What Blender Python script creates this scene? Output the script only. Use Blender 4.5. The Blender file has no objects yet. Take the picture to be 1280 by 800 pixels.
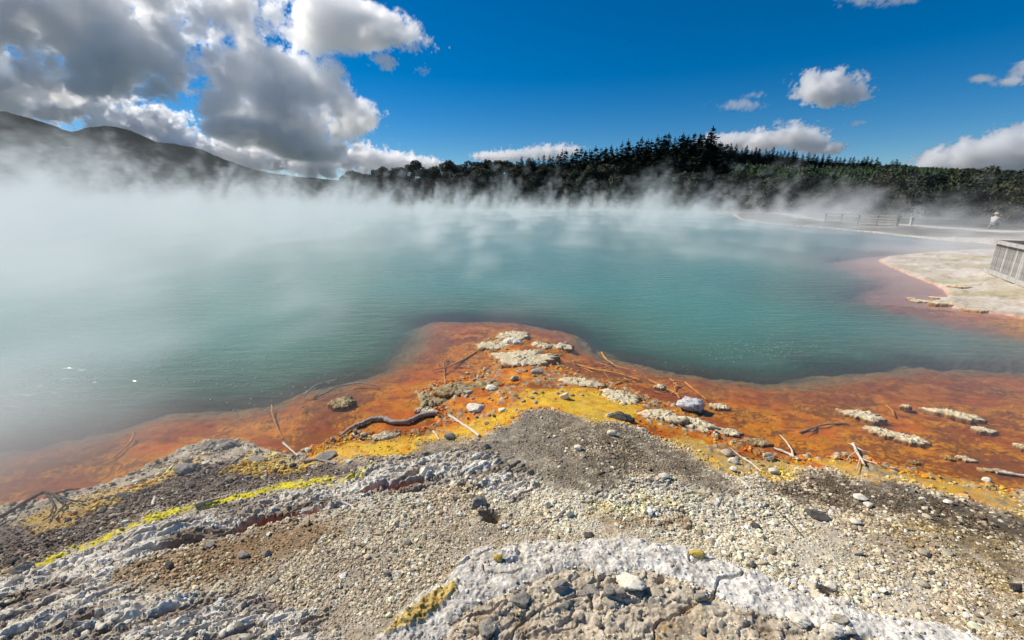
import bpy, bmesh, math, random, time
import numpy as np
from mathutils import Vector, Matrix
T0 = time.time()
S = bpy.context.scene
C = S.collection
random.seed(7)
RS = np.random.RandomState(11)

# ------------------------------------------------------------------ camera
F = 533.0; PITCH = math.atan(150 / F); CAM_H = 2.45
cam = bpy.data.cameras.new('camera'); cam_o = bpy.data.objects.new('camera', cam); C.objects.link(cam_o)
S.camera = cam_o
cam.sensor_width = 36; cam.lens = 36 * F / 1280; cam.clip_start = 0.05; cam.clip_end = 30000
cam_o.location = (0, 0, CAM_H); cam_o.rotation_euler = (math.radians(90) - PITCH, 0, 0)

# ------------------------------------------------------------------ sky, sun, exposure
SUN_AZ = math.radians(-65); SUN_EL = math.radians(43)       # azimuth clockwise from +Y
w = bpy.data.worlds.new('World'); S.world = w; w.use_nodes = True
wn = w.node_tree.nodes; wl = w.node_tree.links
sky = wn.new('ShaderNodeTexSky'); sky.sky_type = 'NISHITA'; sky.sun_disc = False
sky.sun_elevation = SUN_EL; sky.sun_rotation = SUN_AZ
sky.altitude = 1200; sky.air_density = 1.0; sky.dust_density = 0.0; sky.ozone_density = 5.0
hs = wn.new('ShaderNodeHueSaturation'); hs.inputs['Saturation'].default_value = 1.42
wl.new(sky.outputs[0], hs.inputs['Color']); wl.new(hs.outputs[0], wn['Background'].inputs[0])
wn['Background'].inputs[1].default_value = 0.08
sun = bpy.data.lights.new('sun', 'SUN'); sun_o = bpy.data.objects.new('sun', sun); C.objects.link(sun_o)
sun.energy = 5.0; sun.angle = math.radians(0.5); sun.color = (1.0, 0.92, 0.80)
SUN_D = Vector((math.sin(SUN_AZ) * math.cos(SUN_EL), math.cos(SUN_AZ) * math.cos(SUN_EL), math.sin(SUN_EL)))
sun_o.rotation_euler = SUN_D.to_track_quat('Z', 'Y').to_euler()
S.view_settings.view_transform = 'Standard'; S.view_settings.look = 'None'
S.view_settings.exposure = 0.15; S.view_settings.gamma = 1.0
S.cycles.use_denoising = True
S.cycles.use_adaptive_sampling = True; S.cycles.adaptive_threshold = 0.02
S.cycles.max_bounces = 16; S.cycles.diffuse_bounces = 2; S.cycles.glossy_bounces = 2
S.cycles.transparent_max_bounces = 12; S.cycles.transmission_bounces = 3
S.cycles.volume_bounces = 16; S.cycles.volume_step_rate = 3.0; S.cycles.volume_max_steps = 256
S.cycles.caustics_reflective = False; S.cycles.caustics_refractive = False
S.cycles.sample_clamp_indirect = 4

# ------------------------------------------------------------------ picture pixel -> place
def ray(px, py):
    x = (px - 640) / F; y = (400 - py) / F
    return (x, math.cos(PITCH) + y * math.sin(PITCH), -math.sin(PITCH) + y * math.cos(PITCH))
def on_z(px, py, z=0.0):
    d = ray(px, py); t = (z - CAM_H) / d[2]
    return (d[0] * t, d[1] * t)
def at_depth(px, py, Y):
    d = ray(px, py); t = Y / d[1]
    return (d[0] * t, Y, CAM_H + d[2] * t)
def poly_z(pts, z=0.0):
    return np.array([on_z(p[0], p[1], z) for p in pts])

# ------------------------------------------------------------------ numpy noise
_perm = np.random.RandomState(3).permutation(4096).astype(np.int64)
_perm = np.concatenate([_perm, _perm])
_ang = np.random.RandomState(4).rand(4096) * 2 * np.pi
_gx, _gy = np.cos(_ang), np.sin(_ang)
_r1 = np.random.RandomState(5).rand(4096); _r2 = np.random.RandomState(6).rand(4096)
def _h(ix, iy): return _perm[(_perm[ix & 4095] + iy) & 4095]
def perlin(x, y):
    ix = np.floor(x).astype(np.int64); iy = np.floor(y).astype(np.int64)
    fx = x - ix; fy = y - iy
    u = fx * fx * fx * (fx * (fx * 6 - 15) + 10); v = fy * fy * fy * (fy * (fy * 6 - 15) + 10)
    def g(i, j, a, b):
        k = _h(i, j); return _gx[k] * a + _gy[k] * b
    n0 = g(ix, iy, fx, fy) * (1 - u) + g(ix + 1, iy, fx - 1, fy) * u
    n1 = g(ix, iy + 1, fx, fy - 1) * (1 - u) + g(ix + 1, iy + 1, fx - 1, fy - 1) * u
    return (n0 * (1 - v) + n1 * v) * 1.5
def fbm(x, y, f, o=4, rough=0.5, seed=0.0):
    s = 0; a = 1; t = 0
    for i in range(o):
        s = s + a * perlin(x * f + seed * 17.3 + i * 31.7, y * f - seed * 9.1 + i * 11.3); t += a; a *= rough; f *= 2.03
    return s / t
def ridged(x, y, f, o=3, seed=0.0):
    s = 0; a = 1; t = 0
    for i in range(o):
        s = s + a * (1 - np.abs(perlin(x * f + seed * 13.1 + i * 7.7, y * f + seed * 5.9)) * 2); t += a; a *= .5; f *= 2.1
    return s / t
def cells(x, y, f, seed=0.0):
    x = x * f + seed * 3.7; y = y * f + seed * 8.3
    ix = np.floor(x).astype(np.int64); iy = np.floor(y).astype(np.int64)
    f1 = np.full(x.shape, 9.0); f2 = np.full(x.shape, 9.0); cid = np.zeros(x.shape)
    for di in (-1, 0, 1):
        for dj in (-1, 0, 1):
            k = _h(ix + di, iy + dj)
            d = (ix + di + _r1[k] - x) ** 2 + (iy + dj + _r2[k] - y) ** 2
            m = d < f1
            f2 = np.where(m, f1, np.minimum(f2, d)); cid = np.where(m, _r1[(k + 17) & 4095], cid); f1 = np.where(m, d, f1)
    f1 = np.sqrt(f1); f2 = np.sqrt(f2)
    return f1, f2 - f1, cid
def sstep(a, b, x):
    t = np.clip((x - a) / (b - a), 0, 1); return t * t * (3 - 2 * t)
def sdf(poly, x, y, closed=True):
    n = len(poly); d = np.full(x.shape, 1e9); ins = np.zeros(x.shape, bool)
    for i in range(n if closed else n - 1):
        a = poly[i]; b = poly[(i + 1) % n]
        ex, ey = b[0] - a[0], b[1] - a[1]; wx, wy = x - a[0], y - a[1]
        t = np.clip((wx * ex + wy * ey) / (ex * ex + ey * ey + 1e-12), 0, 1)
        d = np.minimum(d, (wx - ex * t) ** 2 + (wy - ey * t) ** 2)
        if closed and a[1] != b[1]:
            c = ((a[1] > y) != (b[1] > y)) & (x < ex * (y - a[1]) / (ey if ey else 1e-9) + a[0])
            ins ^= c
    d = np.sqrt(d)
    return np.where(ins, d, -d) if closed else d

# ------------------------------------------------------------------ outlines of the place (traced, laid on the ground)
SHORE_NEAR = [(-900, 900), (-150, 690), (0, 634), (60, 622), (110, 610), (150, 598), (190, 580), (230, 560), (265, 549), (300, 550), (330, 562), (365, 570),
    (400, 556), (425, 548), (445, 540), (470, 541), (520, 538), (545, 528), (540, 515), (528, 500), (520, 488), (550, 478), (590, 470), (620, 457),
    (612, 442), (600, 430), (625, 415), (650, 417), (662, 428), (690, 430), (712, 433), (712, 438), (688, 445), (700, 456), (730, 470),
    (760, 478), (790, 488), (830, 503), (862, 512), (880, 528), (905, 545), (930, 556), (955, 566), (985, 572), (1010, 568), (1060, 566),
    (1110, 580), (1160, 592), (1220, 602), (1280, 612), (1450, 650)]
near_w = poly_z(SHORE_NEAR)
right_w = poly_z([(1340, 415), (1280, 398), (1240, 391), (1200, 386), (1165, 378), (1190, 371), (1180, 362), (1160, 352), (1140, 345), (1120, 336), (1098, 326), (1110, 322), (1150, 317), (1210, 313), (1275, 311)])
far_w = poly_z([(1278, 308), (1180, 301), (1100, 292), (1030, 285), (960, 280), (925, 274.5)])
POOL = np.concatenate([near_w, [(9, 3.2), (12, 5.0), (13.2, 7.0)], right_w, [(34, 20), (38, 24)], far_w,
    [(40, 80), (30, 98), (17, 108), (-10, 112), (-45, 108), (-72, 88), (-80, 55), (-62, 25), (-40, 8), (-22, 2)]])
SHELF1 = np.concatenate([poly_z([(-900, 700), (-200, 606), (0, 570), (60, 556), (150, 540), (230, 518), (300, 515), (350, 508), (385, 492), (440, 480), (500, 462),
    (528, 446), (540, 418), (552, 401), (590, 400), (640, 400), (690, 412), (715, 432), (745, 446), (800, 458), (880, 474), (950, 482), (1040, 480),
    (1100, 470), (1180, 462), (1280, 466), (1400, 470)]), [(14, 3), (10, 0), (-20, -5), (-30, -2)]])
SHELF2 = np.concatenate([poly_z([(1400, 440), (1280, 418), (1200, 404), (1130, 386), (1090, 373), (1120, 356), (1085, 340), (1050, 326), (1100, 318), (1275, 305)]),
    [(40, 15), (30, 8), (16, 4)]])
def base_height(x, y):
    dS = sdf(POOL, x, y)                      # + in the pool
    R = np.hypot(x, y)
    near = R < 45
    e = np.full(x.shape, 5.0)
    e1 = -sdf(SHELF1, x[near], y[near]); e2 = -sdf(SHELF2, x[near], y[near])
    e[near] = np.minimum(e1, e2)             # + outside the shelf
    e = e + (fbm(x, y, 1.1, 3, .6, 81) * .22 + fbm(x, y, 5, 2, .6, 82) * .05) * np.clip(R / 6, .5, 1.6) + .07
    d = -dS
    land = .012 + .42 * (1 - np.exp(-np.maximum(d - .12, 0) / 2.2))
    f = np.clip(dS, 0, None); g = np.clip(-e, 0, None)
    shelf = -(.004 + .075 * (f / (f + g + 1e-6)) ** .9)
    deep = -(.08 + np.clip(e, 0, None) * .20 + np.clip(e - .5, 0, None) * .4)
    deep = np.maximum(deep, -4)
    z = np.where(d > 0, land, np.where(e > 0, deep, shelf))
    far = (R > 14) & (d > 0)
    z = np.where(far, .05 + .25 * (1 - np.exp(-d / 4)), z)
    return z, dS, e
def lp(*p):
    z = np.full(len(p), .2)
    for _ in range(8):
        q = np.array([on_z(a[0], a[1], k) for a, k in zip(p, z)]); z = .4 * z + .6 * np.maximum(base_height(q[:, 0], q[:, 1])[0], 0)
    return q
ZP = {
 'flat': lp(*[(380, 580), (440, 572), (500, 568), (545, 548), (600, 548), (635, 530), (655, 512), (690, 512), (730, 522), (775, 528), (815, 540), (870, 562), (915, 590), (960, 596), (1010, 585), (1060, 590), (1130, 600), (1210, 625), (1285, 640), (1285, 500), (600, 390), (380, 480)]),
 'yel1': lp(*[(385, 580), (400, 562), (450, 550), (520, 545), (560, 540), (640, 505), (650, 490), (720, 485), (800, 500), (790, 530), (740, 528), (690, 508), (655, 508), (630, 530), (600, 548), (545, 550), (500, 570)]),
 'yel2': lp(*[(830, 548), (860, 545), (925, 575), (1000, 575), (1010, 590), (960, 600), (915, 590)]),
 'yel3': lp(*[(1020, 572), (1100, 585), (1200, 600), (1290, 620), (1290, 650), (1210, 622), (1120, 605), (1060, 598)]),
 'yel4': lp(*[(20, 655), (90, 625), (160, 610), (220, 585), (250, 568), (230, 590), (150, 630), (60, 660)]),
 'yel5': lp(*[(275, 590), (320, 565), (345, 570), (370, 580), (400, 575), (380, 590), (320, 590)]),
 'dark1': lp((655, 512), (690, 512), (730, 530), (790, 538), (840, 560), (885, 578), (918, 602), (880, 607), (820, 592), (770, 596), (735, 618), (700, 612), (680, 588), (650, 592), (620, 570), (560, 566), (500, 572), (545, 556), (605, 552), (640, 530)),
 'dark2': lp((985, 592), (1050, 597), (1100, 606), (1200, 626), (1290, 650), (1290, 680), (1200, 662), (1100, 642), (1020, 635), (960, 612)),
 'dark3': lp((-80, 700), (0, 655), (100, 634), (170, 612), (240, 580), (300, 575), (380, 585), (460, 578), (440, 592), (340, 606), (250, 622), (180, 645), (110, 672), (60, 692), (0, 712), (-80, 760)),
 'brn3': lp((1150, 640), (1290, 655), (1290, 800), (1240, 740), (1180, 690), (1100, 660)),
 'sin1': lp((-60, 745), (60, 700), (120, 682), (180, 660), (260, 638), (350, 614), (420, 600), (480, 578), (560, 560), (620, 562), (665, 585), (680, 605), (640, 625), (590, 608), (540, 612), (480, 618), (430, 632), (370, 645), (280, 665), (200, 690), (150, 715), (120, 745), (60, 760)),
 'sin2': lp((-60, 760), (100, 735), (150, 745), (240, 748), (330, 742), (380, 770), (400, 810), (-60, 810)),
 'sin4': lp((725, 615), (780, 592), (850, 602), (930, 610), (985, 625), (1010, 650), (940, 650), (860, 640), (800, 645), (740, 640)),
 'brn1': lp((145, 735), (170, 705), (215, 685), (300, 668), (390, 650), (430, 660), (360, 690), (290, 715), (230, 742)),
 'brn2': lp((740, 642), (860, 642), (855, 656), (760, 664)),
 'inner': lp((530, 830), (590, 765), (640, 728), (700, 715), (790, 712), (860, 720), (930, 750), (1000, 775), (1080, 790), (1180, 830)),
 'yelp': lp((485, 800), (510, 765), (530, 745), (568, 730), (572, 742), (545, 765), (520, 790)),
 'pale': lp((640, 600), (720, 600), (980, 650), (1060, 680), (1120, 730), (1180, 810), (1100, 810), (950, 730), (870, 690), (700, 680)),
 'scree': lp((480, 640), (720, 640), (900, 690), (640, 690), (560, 720), (480, 790), (380, 790), (330, 730), (360, 700)),
}
RIDGE = lp((470, 830), (520, 780), (560, 748), (590, 724), (640, 706), (720, 698), (800, 700), (870, 712), (930, 738), (1000, 762), (1080, 782), (1220, 815))
RED = lp((190, 684), (260, 668), (310, 657), (350, 646), (392, 638))
RED2 = lp((455, 615), (480, 606), (520, 600))
SULF = lp((55, 697), (110, 681), (150, 665), (210, 642), (270, 627), (340, 611), (400, 600), (455, 592), (468, 586))
STREAK = np.array(lp((600, 560))[0]) - np.array(lp((0, 720))[0]); STREAK /= np.linalg.norm(STREAK)
HOLE = lp((614, 647))[0]; HOLE2 = lp((1038, 742))[0]
PITS = [(lp((px, py))[0], r, d) for px, py, r, d in [(578, 607, .05, .05), (596, 600, .05, .06), (545, 590, .06, .04), (520, 594, .05, .04), (666, 590, .035, .05), (672, 605, .035, .05), (468, 612, .04, .05), (405, 632, .04, .04)]]
RIDGE_R = None

def zones(x, y):
    """soft masks of what the ground is made of, at points of the place"""
    R = np.hypot(x, y) + .3
    wx = x + fbm(x, y, 2.2, 4, .6, 1) * .11 * np.minimum(R, 12) / 3; wy = y + fbm(x, y, 2.2, 4, .6, 2) * .11 * np.minimum(R, 12) / 3
    near = R < 14
    m = {}
    def ev(key, soft):
        o = np.zeros(x.shape)
        d = sdf(ZP[key], wx[near], wy[near]); o[near] = sstep(-soft, soft, d + fbm(x[near], y[near], 9, 3, .6, 7) * soft * 1.6)
        return o
    for k, s in (('flat', .05), ('yel1', .09), ('yel2', .06), ('yel3', .08), ('yel4', .05), ('yel5', .05), ('dark1', .12), ('dark2', .12), ('dark3', .07), ('brn3', .25),
                 ('sin1', .06), ('sin2', .08), ('sin4', .12), ('brn1', .08), ('brn2', .08), ('inner', .03), ('yelp', .02), ('scree', .15), ('pale', .2)):
        m[k] = ev(k, s)
    def band(pl, half, key):
        o = np.zeros(x.shape); d = sdf(pl, wx[near], wy[near], False); o[near] = 1 - sstep(half * .6, half * 1.3, d); m[key] = o
    o = np.full(x.shape, 9.0); o[near] = sdf(RIDGE, x[near] * .5 + wx[near] * .5, y[near] * .5 + wy[near] * .5, False); m['rd'] = o
    # the terrace rim is wider towards its middle
    wr = .082 + .055 * np.exp(-((x + .1) / .35) ** 2) + .05 * np.exp(-((x - 1.3) / .4) ** 2) + .035 * np.exp(-((x - .55) / .2) ** 2)
    wr = np.clip(wr * 1.30 * (1 + .55 * fbm(x, y, 3.2, 3, .6, 71)) + .02 * fbm(x, y, 14, 2, .6, 72), .03, .3)
    m['ridge'] = 1 - sstep(wr * .85, wr * 1.1, o); m['wr'] = wr
    band(RED, .045, 'red'); band(RED2, .03, 'red2'); band(SULF, .055, 'sulf')
    return m

def height(x, y, full=False):
    x = np.asarray(x, float); y = np.asarray(y, float)
    jit = fbm(x, y, 1.7, 4, .6, 9) * .05 + fbm(x, y, 11, 2, .5, 10) * .012
    jit = jit * np.clip(np.hypot(x, y) / 4, .4, 2)
    z, dS, e = base_height(x + jit, y + fbm(x, y, 1.9, 4, .6, 19) * .05)
    m = zones(x, y)
    R = np.hypot(x, y); nearw = 1 - sstep(12, 22, R)
    landm = sstep(0, .25, -dS)
    flat = np.clip(m['flat'] + (dS > 0), 0, 1)
    sin = np.clip(m['sin1'] + m['sin2'] + .6 * m['sin4'] + .35 * m['dark3'], 0, 1) * (1 - m['ridge']) * landm
    u = x * STREAK[0] + y * STREAK[1]; v = -x * STREAK[1] + y * STREAK[0]
    # rolling ground
    z = z + landm * nearw * (fbm(x, y, .9, 3, .5, 3) * .05) * (1 - flat)
    # gravel surface
    z = z + landm * nearw * (1 - flat * .7) * (fbm(x, y, 7, 4, .6, 4) * .016 + fbm(x, y, 45, 2, .6, 5) * .005)
    # layered sinter: ledges that step along the streak
    vv = v + fbm(x, y, 2.5, 3, .5, 21) * .09
    n = fbm(u * .9, vv * 3.4, 1.6, 4, .55, 6) * 5.5 + vv * 3
    fr = n - np.floor(n); led = (np.floor(n) + sstep(.72, .98, fr)) - n
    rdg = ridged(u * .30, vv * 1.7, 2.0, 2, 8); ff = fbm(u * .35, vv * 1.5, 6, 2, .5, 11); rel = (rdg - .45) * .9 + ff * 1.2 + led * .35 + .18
    z = z + sin * nearw * .75 * (led * .06 + rdg * .045 + ff * .022 + fbm(x, y, 22, 2, .6, 12) * .006)
    kf1, kf2, kid = cells(u * .45 + fbm(x, y, 4, 2, .5, 33) * .1, vv * 2.0, 6, 6)
    z = z + sin * nearw * ((np.clip(kf2 * 4, 0, 1) - 1) * .018 + (kid - .5) * .013)
    # rubble line and knobbly crust beside the water
    edge = np.exp(-((dS + .06) / .10) ** 2) * (R < 13)
    c1, c2, cid = cells(x, y, 13, 1)
    z = z + edge * (cid > .35) * np.clip(.5 - c1, 0, 1) * .085 * cid
    knob = (m['flat'] * landm + .0) * (1 - .8 * m['yel1']) * (fbm(x, y, 2.4, 3, .5, 31) > .02)
    z = z + knob * np.clip(.48 - c1, 0, 1) * .06 * cid
    # the floor under shallow water: mats and wrinkles
    uw = sstep(0, .05, dS) * (R < 14)
    z = z + uw * (fbm(x, y, 3.0, 4, .6, 12) * .035 + ridged(x * .7 + y * .3, y, 5, 3, 13) * .020) * sstep(0, .6, dS)
    # drying cracks that run with the layering
    ck = (1 - np.abs(perlin(u * 1.3 + fbm(x, y, 3, 3, .6, 90) * .5, vv * 4.2)) * 2); ck2 = (1 - np.abs(perlin(x * 4.2 + fbm(x, y, 5, 2, .6, 91), y * 6.1 + 7)) * 2)
    crack = sstep(.90, .985, ck) * (fbm(x, y, 1.1, 2, .5, 92) > -.05) + .6 * sstep(.93, .99, ck2) * (fbm(x, y, 1.6, 2, .5, 93) > .05)
    z = z - np.clip(sin + .8 * m['ridge'] + m['inner'] * .8, 0, 1) * crack * .035 * nearw
    # rim of the little terrace with its broken inner side
    rd = m['rd']; inner = m['inner']; wr = m['wr']
    prof = np.clip(1 - (rd / (wr * 1.08)) ** 4, 0, 1) ** .8
    z = z + prof * (.034 + .030 * fbm(x, y, 4, 3, .6, 14) + .012 * fbm(x, y, 13, 3, .6, 15) + .005 * ridged(x, y, 26, 2, 73) - .02 * (ridged(x, y * 1.3, 2.6, 2, 74) > .93))
    inn = inner * (1 - sstep(0, .5, prof))
    f1, f21, pid = cells(x + fbm(x, y, 6, 2, .5, 16) * .05, y * 1.9, 7.5, 2)
    g1, g21, gid = cells(x, y * 1.6, 22, 3)
    blk = 1 - sstep(.05, .45, rd - wr)
    tn = np.clip(rd - wr, 0, 9) * 11 + fbm(x, y, 3.2, 4, .6, 94) * 1.3; tr_ = np.clip(np.floor(tn) + sstep(.65, .98, tn - np.floor(tn)), 0, 4)
    z = z + inn * (.012 - tr_ * .017)
    z = z + inn * (-.02 + .40 * (pid * .055 + np.clip(f21 * 7, 0, 1) * .028) * blk * (1 - prof) + (gid - .5) * .010 * np.clip(g21 * 5, 0, 1) + fbm(x, y, 20, 3, .6, 18) * .007)
    # cleft, sulphur crust, pits
    z = z - m['red'] * .10 - m['red2'] * .06 + m['sulf'] * (.006 + .012 * fbm(x, y, 40, 2, .6, 17))
    z = z + m['yelp'] * .02 * (1 + fbm(x, y, 30, 2, .6, 22))
    for (p, r, dd) in PITS + [(HOLE, .075, .16), (HOLE2, .055, .10)]:
        q = np.hypot(x - p[0], (y - p[1])); q = q * (1 + .25 * fbm(x, y, 12, 2, .5, 23))
        z = z - dd * (1 - sstep(r * .7, r * 1.15, q)) + .018 * np.exp(-((q - r * 1.5) / (r * .5)) ** 2)
    # knolls on the far terraces
    z = z + (R > 12) * landm * fbm(x, y, .35, 4, .6, 24) * .12 * (R < 80) + (R > 12) * (R < 40) * landm * np.clip(fbm(x, y, 2.2, 3, .6, 25), 0, 1) * .10
    if full: return z, dS, e, m, dict(edge=edge, c1=c1, cid=cid, led=fr, kid=kid, pid=pid, gid=gid, prof=prof, inn=inn, wr=wr, rel=rel, crack=crack, knob=knob, blk=blk)
    return z

_zgrid = None
def z_at(x, y):
    """height of the finished ground mesh, read between its vertices"""
    a = (math.degrees(math.atan2(x, y)) + 66) / 132 * 959; R = math.hypot(x, y)
    if not (0 <= a < 958.9) or R < 1.1: return 0.3
    i = min(int(np.searchsorted(rr, R)) - 1, len(rr) - 2); f = (R - rr[i]) / (rr[i + 1] - rr[i]); j = int(a); g = a - j
    Z = _zgrid; return float((Z[i, j] * (1 - g) + Z[i, j + 1] * g) * (1 - f) + (Z[i + 1, j] * (1 - g) + Z[i + 1, j + 1] * g) * f)
def ground_pt(px, py):
    z = .2
    for _ in range(7):
        x, y = on_z(px, py, z); z = .5 * z + .5 * z_at(x, y)
    return (x, y, z_at(x, y))

# ------------------------------------------------------------------ node helpers
class NB:
    def __init__(s, tree): s.t = tree
    def node(s, kind, **kw):
        n = s.t.nodes.new(kind)
        for k, v in kw.items(): setattr(n, k, v)
        return n
    def put(s, sock, v):
        if isinstance(v, bpy.types.NodeSocket): s.t.links.new(v, sock)
        elif v is not None: sock.default_value = v
    def m(s, op, a, b=None, c=None, clamp=False):
        n = s.node('ShaderNodeMath', operation=op, use_clamp=clamp)
        s.put(n.inputs[0], a); s.put(n.inputs[1], b); s.put(n.inputs[2], c); return n.outputs[0]
    def v(s, op, a, b=None):
        n = s.node('ShaderNodeVectorMath', operation=op)
        s.put(n.inputs[0], a)
        if op == 'SCALE': s.put(n.inputs['Scale'], b)
        else: s.put(n.inputs[1], b)
        return n.outputs['Value'] if op in ('LENGTH', 'DOT_PRODUCT', 'DISTANCE') else n.outputs[0]
    def noise(s, vec, scale, detail=3, rough=.5, dist=0.0, out='Fac'):
        n = s.node('ShaderNodeTexNoise'); s.put(n.inputs['Vector'], vec)
        n.inputs['Scale'].default_value = scale; n.inputs['Detail'].default_value = detail
        n.inputs['Roughness'].default_value = rough; n.inputs['Distortion'].default_value = dist
        return n.outputs[out]
    def voro(s, vec, scale, detail=0, rough=.5, feat='F1', out='Distance'):
        n = s.node('ShaderNodeTexVoronoi', feature=feat); s.put(n.inputs['Vector'], vec)
        n.inputs['Scale'].default_value = scale
        if 'Detail' in n.inputs: n.inputs['Detail'].default_value = detail; n.inputs['Roughness'].default_value = rough; n.normalize = True
        return n.outputs[out]
    def rng(s, x, a, b, c=0.0, d=1.0, smooth=False):
        n = s.node('ShaderNodeMapRange'); n.interpolation_type = 'SMOOTHSTEP' if smooth else 'LINEAR'
        s.put(n.inputs[0], x); s.put(n.inputs[1], a); s.put(n.inputs[2], b); s.put(n.inputs[3], c); s.put(n.inputs[4], d); return n.outputs[0]
    def mix(s, f, a, b, blend='MIX'):
        n = s.node('ShaderNodeMix', data_type='RGBA', blend_type=blend)
        s.put(n.inputs[0], f); s.put(n.inputs[6], a); s.put(n.inputs[7], b); return n.outputs[2]
    def xyz(s, vec):
        n = s.node('ShaderNodeSeparateXYZ'); s.put(n.inputs[0], vec); return n.outputs
    def comb(s, x, y, z):
        n = s.node('ShaderNodeCombineXYZ'); s.put(n.inputs[0], x); s.put(n.inputs[1], y); s.put(n.inputs[2], z); return n.outputs[0]

def rgba(c): return (c[0], c[1], c[2], 1)
def new_mat(name):
    m = bpy.data.materials.new(name); m.use_nodes = True
    b = NB(m.node_tree); p = m.node_tree.nodes['Principled BSDF']; return m, b, p
def attr(b, name, typ='GEOMETRY', out='Color'):
    n = b.node('ShaderNodeAttribute', attribute_name=name, attribute_type=typ); return n.outputs[out]
def obj_pos(b): return b.node('ShaderNodeTexCoord').outputs['Object']
def bump(b, h, strength, dist, nrm=None):
    n = b.node('ShaderNodeBump'); n.inputs['Strength'].default_value = strength; n.inputs['Distance'].default_value = dist
    b.put(n.inputs['Height'], h)
    if nrm is not None: b.put(n.inputs['Normal'], nrm)
    return n.outputs[0]

def simple_mat(name, c1, c2, scale=8, rough=.85, bs=.5, bd=.01, detail=4, c3=None):
    m, b, p = new_mat(name); P = obj_pos(b)
    n = b.noise(P, scale, detail, .65); col = b.mix(b.rng(n, .35, .65), rgba(c1), rgba(c2))
    if c3 is not None:
        n2 = b.noise(P, scale * 3.1, 2, .5); col = b.mix(b.rng(n2, .55, .68), col, rgba(c3))
    b.put(p.inputs['Base Color'], col); p.inputs['Roughness'].default_value = rough
    b.put(p.inputs['Normal'], bump(b, b.noise(P, scale * 4, 4, .7), bs, bd)); p.inputs['Specular IOR Level'].default_value = .3
    return m

# ground
M_GROUND, b, p = new_mat('ground')
P = obj_pos(b); col = attr(b, 'albedo'); wet = attr(b, 'wet', out='Fac')
n1 = b.noise(P, 60, 3, .6); n2 = b.noise(P, 9, 4, .6); n3 = b.noise(P, 210, 2, .5)
col = b.mix(1.0, col, b.mix(b.rng(n1, .3, .7), (.74, .74, .74, 1), (1.22, 1.22, 1.22, 1)), 'MULTIPLY')
col = b.mix(1.0, col, b.mix(b.rng(n2, .35, .65), (.82, .80, .78, 1), (1.14, 1.14, 1.16, 1)), 'MULTIPLY')
b.put(p.inputs['Base Color'], col)
b.put(p.inputs['Roughness'], b.rng(wet, 0, 1, .92, .45)); b.put(p.inputs['Specular IOR Level'], b.rng(wet, 0, 1, .12, .28))
hgt = b.m('ADD', b.m('MULTIPLY', n1, .6), b.m('MULTIPLY', n3, .3))
nb = bump(b, hgt, .55, .012); b.put(p.inputs['Normal'], nb)

# gravel stones take their colour from the ground they lie on
def stone_mat(name):
    m, b, p = new_mat(name)
    col = attr(b, 'col', 'INSTANCER'); P = obj_pos(b)
    n = b.noise(P, 2.2, 3, .6)
    b.put(p.inputs['Base Color'], b.mix(1.0, col, b.mix(n, (.7, .7, .7, 1), (1.25, 1.25, 1.25, 1)), 'MULTIPLY'))
    p.inputs['Roughness'].default_value = .9; p.inputs['Specular IOR Level'].default_value = .2
    return m
M_GRAVEL = stone_mat('gravel')
# water: milky turquoise that hides the floor with depth, clear in the shallows
M_WATER, b, p = new_mat('water')
t = M_WATER.node_tree; t.nodes.remove(p); out = [n for n in t.nodes if n.type == 'OUTPUT_MATERIAL'][0]
P = obj_pos(b); dep = attr(b, 'depth', out='Fac')
dep2 = b.m('MULTIPLY', dep, b.rng(b.noise(P, .5, 3, .6), .3, .7, .7, 1.3))
tr = b.m('EXPONENT', b.m('MULTIPLY', dep2, -2.8))
pz = b.xyz(P)
milk = b.mix(b.rng(b.noise(P, .07, 3, .6), .35, .65), (.045, .195, .140, 1), (.040, .240, .205, 1))
milk = b.mix(b.rng(dep, .15, 2.2), (.070, .150, .095, 1), milk)
milk = b.mix(b.rng(b.v('DOT_PRODUCT', P, (.92, -.39, 0)), 1.5, 8.5), milk, b.mix(b.rng(dep, .15, 1.6), (.17, .16, .10, 1), (.055, .150, .130, 1)))
milk = b.mix(b.rng(dep, .10, .22), (.16, .17, .10, 1), milk)
dif = b.node('ShaderNodeBsdfDiffuse'); b.put(dif.inputs[0], milk)
tra = b.node('ShaderNodeBsdfTransparent'); b.put(tra.inputs[0], b.mix(b.rng(dep, 0, .3), (1, 1, 1, 1), (.93, .86, .80, 1)))
mx = b.node('ShaderNodeMixShader'); b.put(mx.inputs[0], tr); t.links.new(dif.outputs[0], mx.inputs[1]); t.links.new(tra.outputs[0], mx.inputs[2])
Pw = b.node('ShaderNodeMapping'); Pw.inputs['Rotation'].default_value = (0, 0, math.radians(8)); Pw.inputs['Scale'].default_value = (.45, 1.5, 1); b.put(Pw.inputs[0], P)
hw = b.m('ADD', b.m('MULTIPLY', b.noise(Pw.outputs[0], 3.2, 3, .55, .4), 1.0), b.m('MULTIPLY', b.noise(Pw.outputs[0], 13, 2, .5, .3), .25))
calm = b.rng(dep, .03, .5, .12, 1.0)
nw = b.node('ShaderNodeBump'); nw.inputs['Distance'].default_value = .06; b.put(nw.inputs['Strength'], b.m('MULTIPLY', calm, .55)); b.put(nw.inputs['Height'], hw)
gl = b.node('ShaderNodeBsdfGlossy'); gl.inputs['Roughness'].default_value = .18; t.links.new(nw.outputs[0], gl.inputs['Normal'])
t.links.new(nw.outputs[0], dif.inputs['Normal'])
fr = b.node('ShaderNodeFresnel'); fr.inputs[0].default_value = 1.33; t.links.new(nw.outputs[0], fr.inputs['Normal'])
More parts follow.
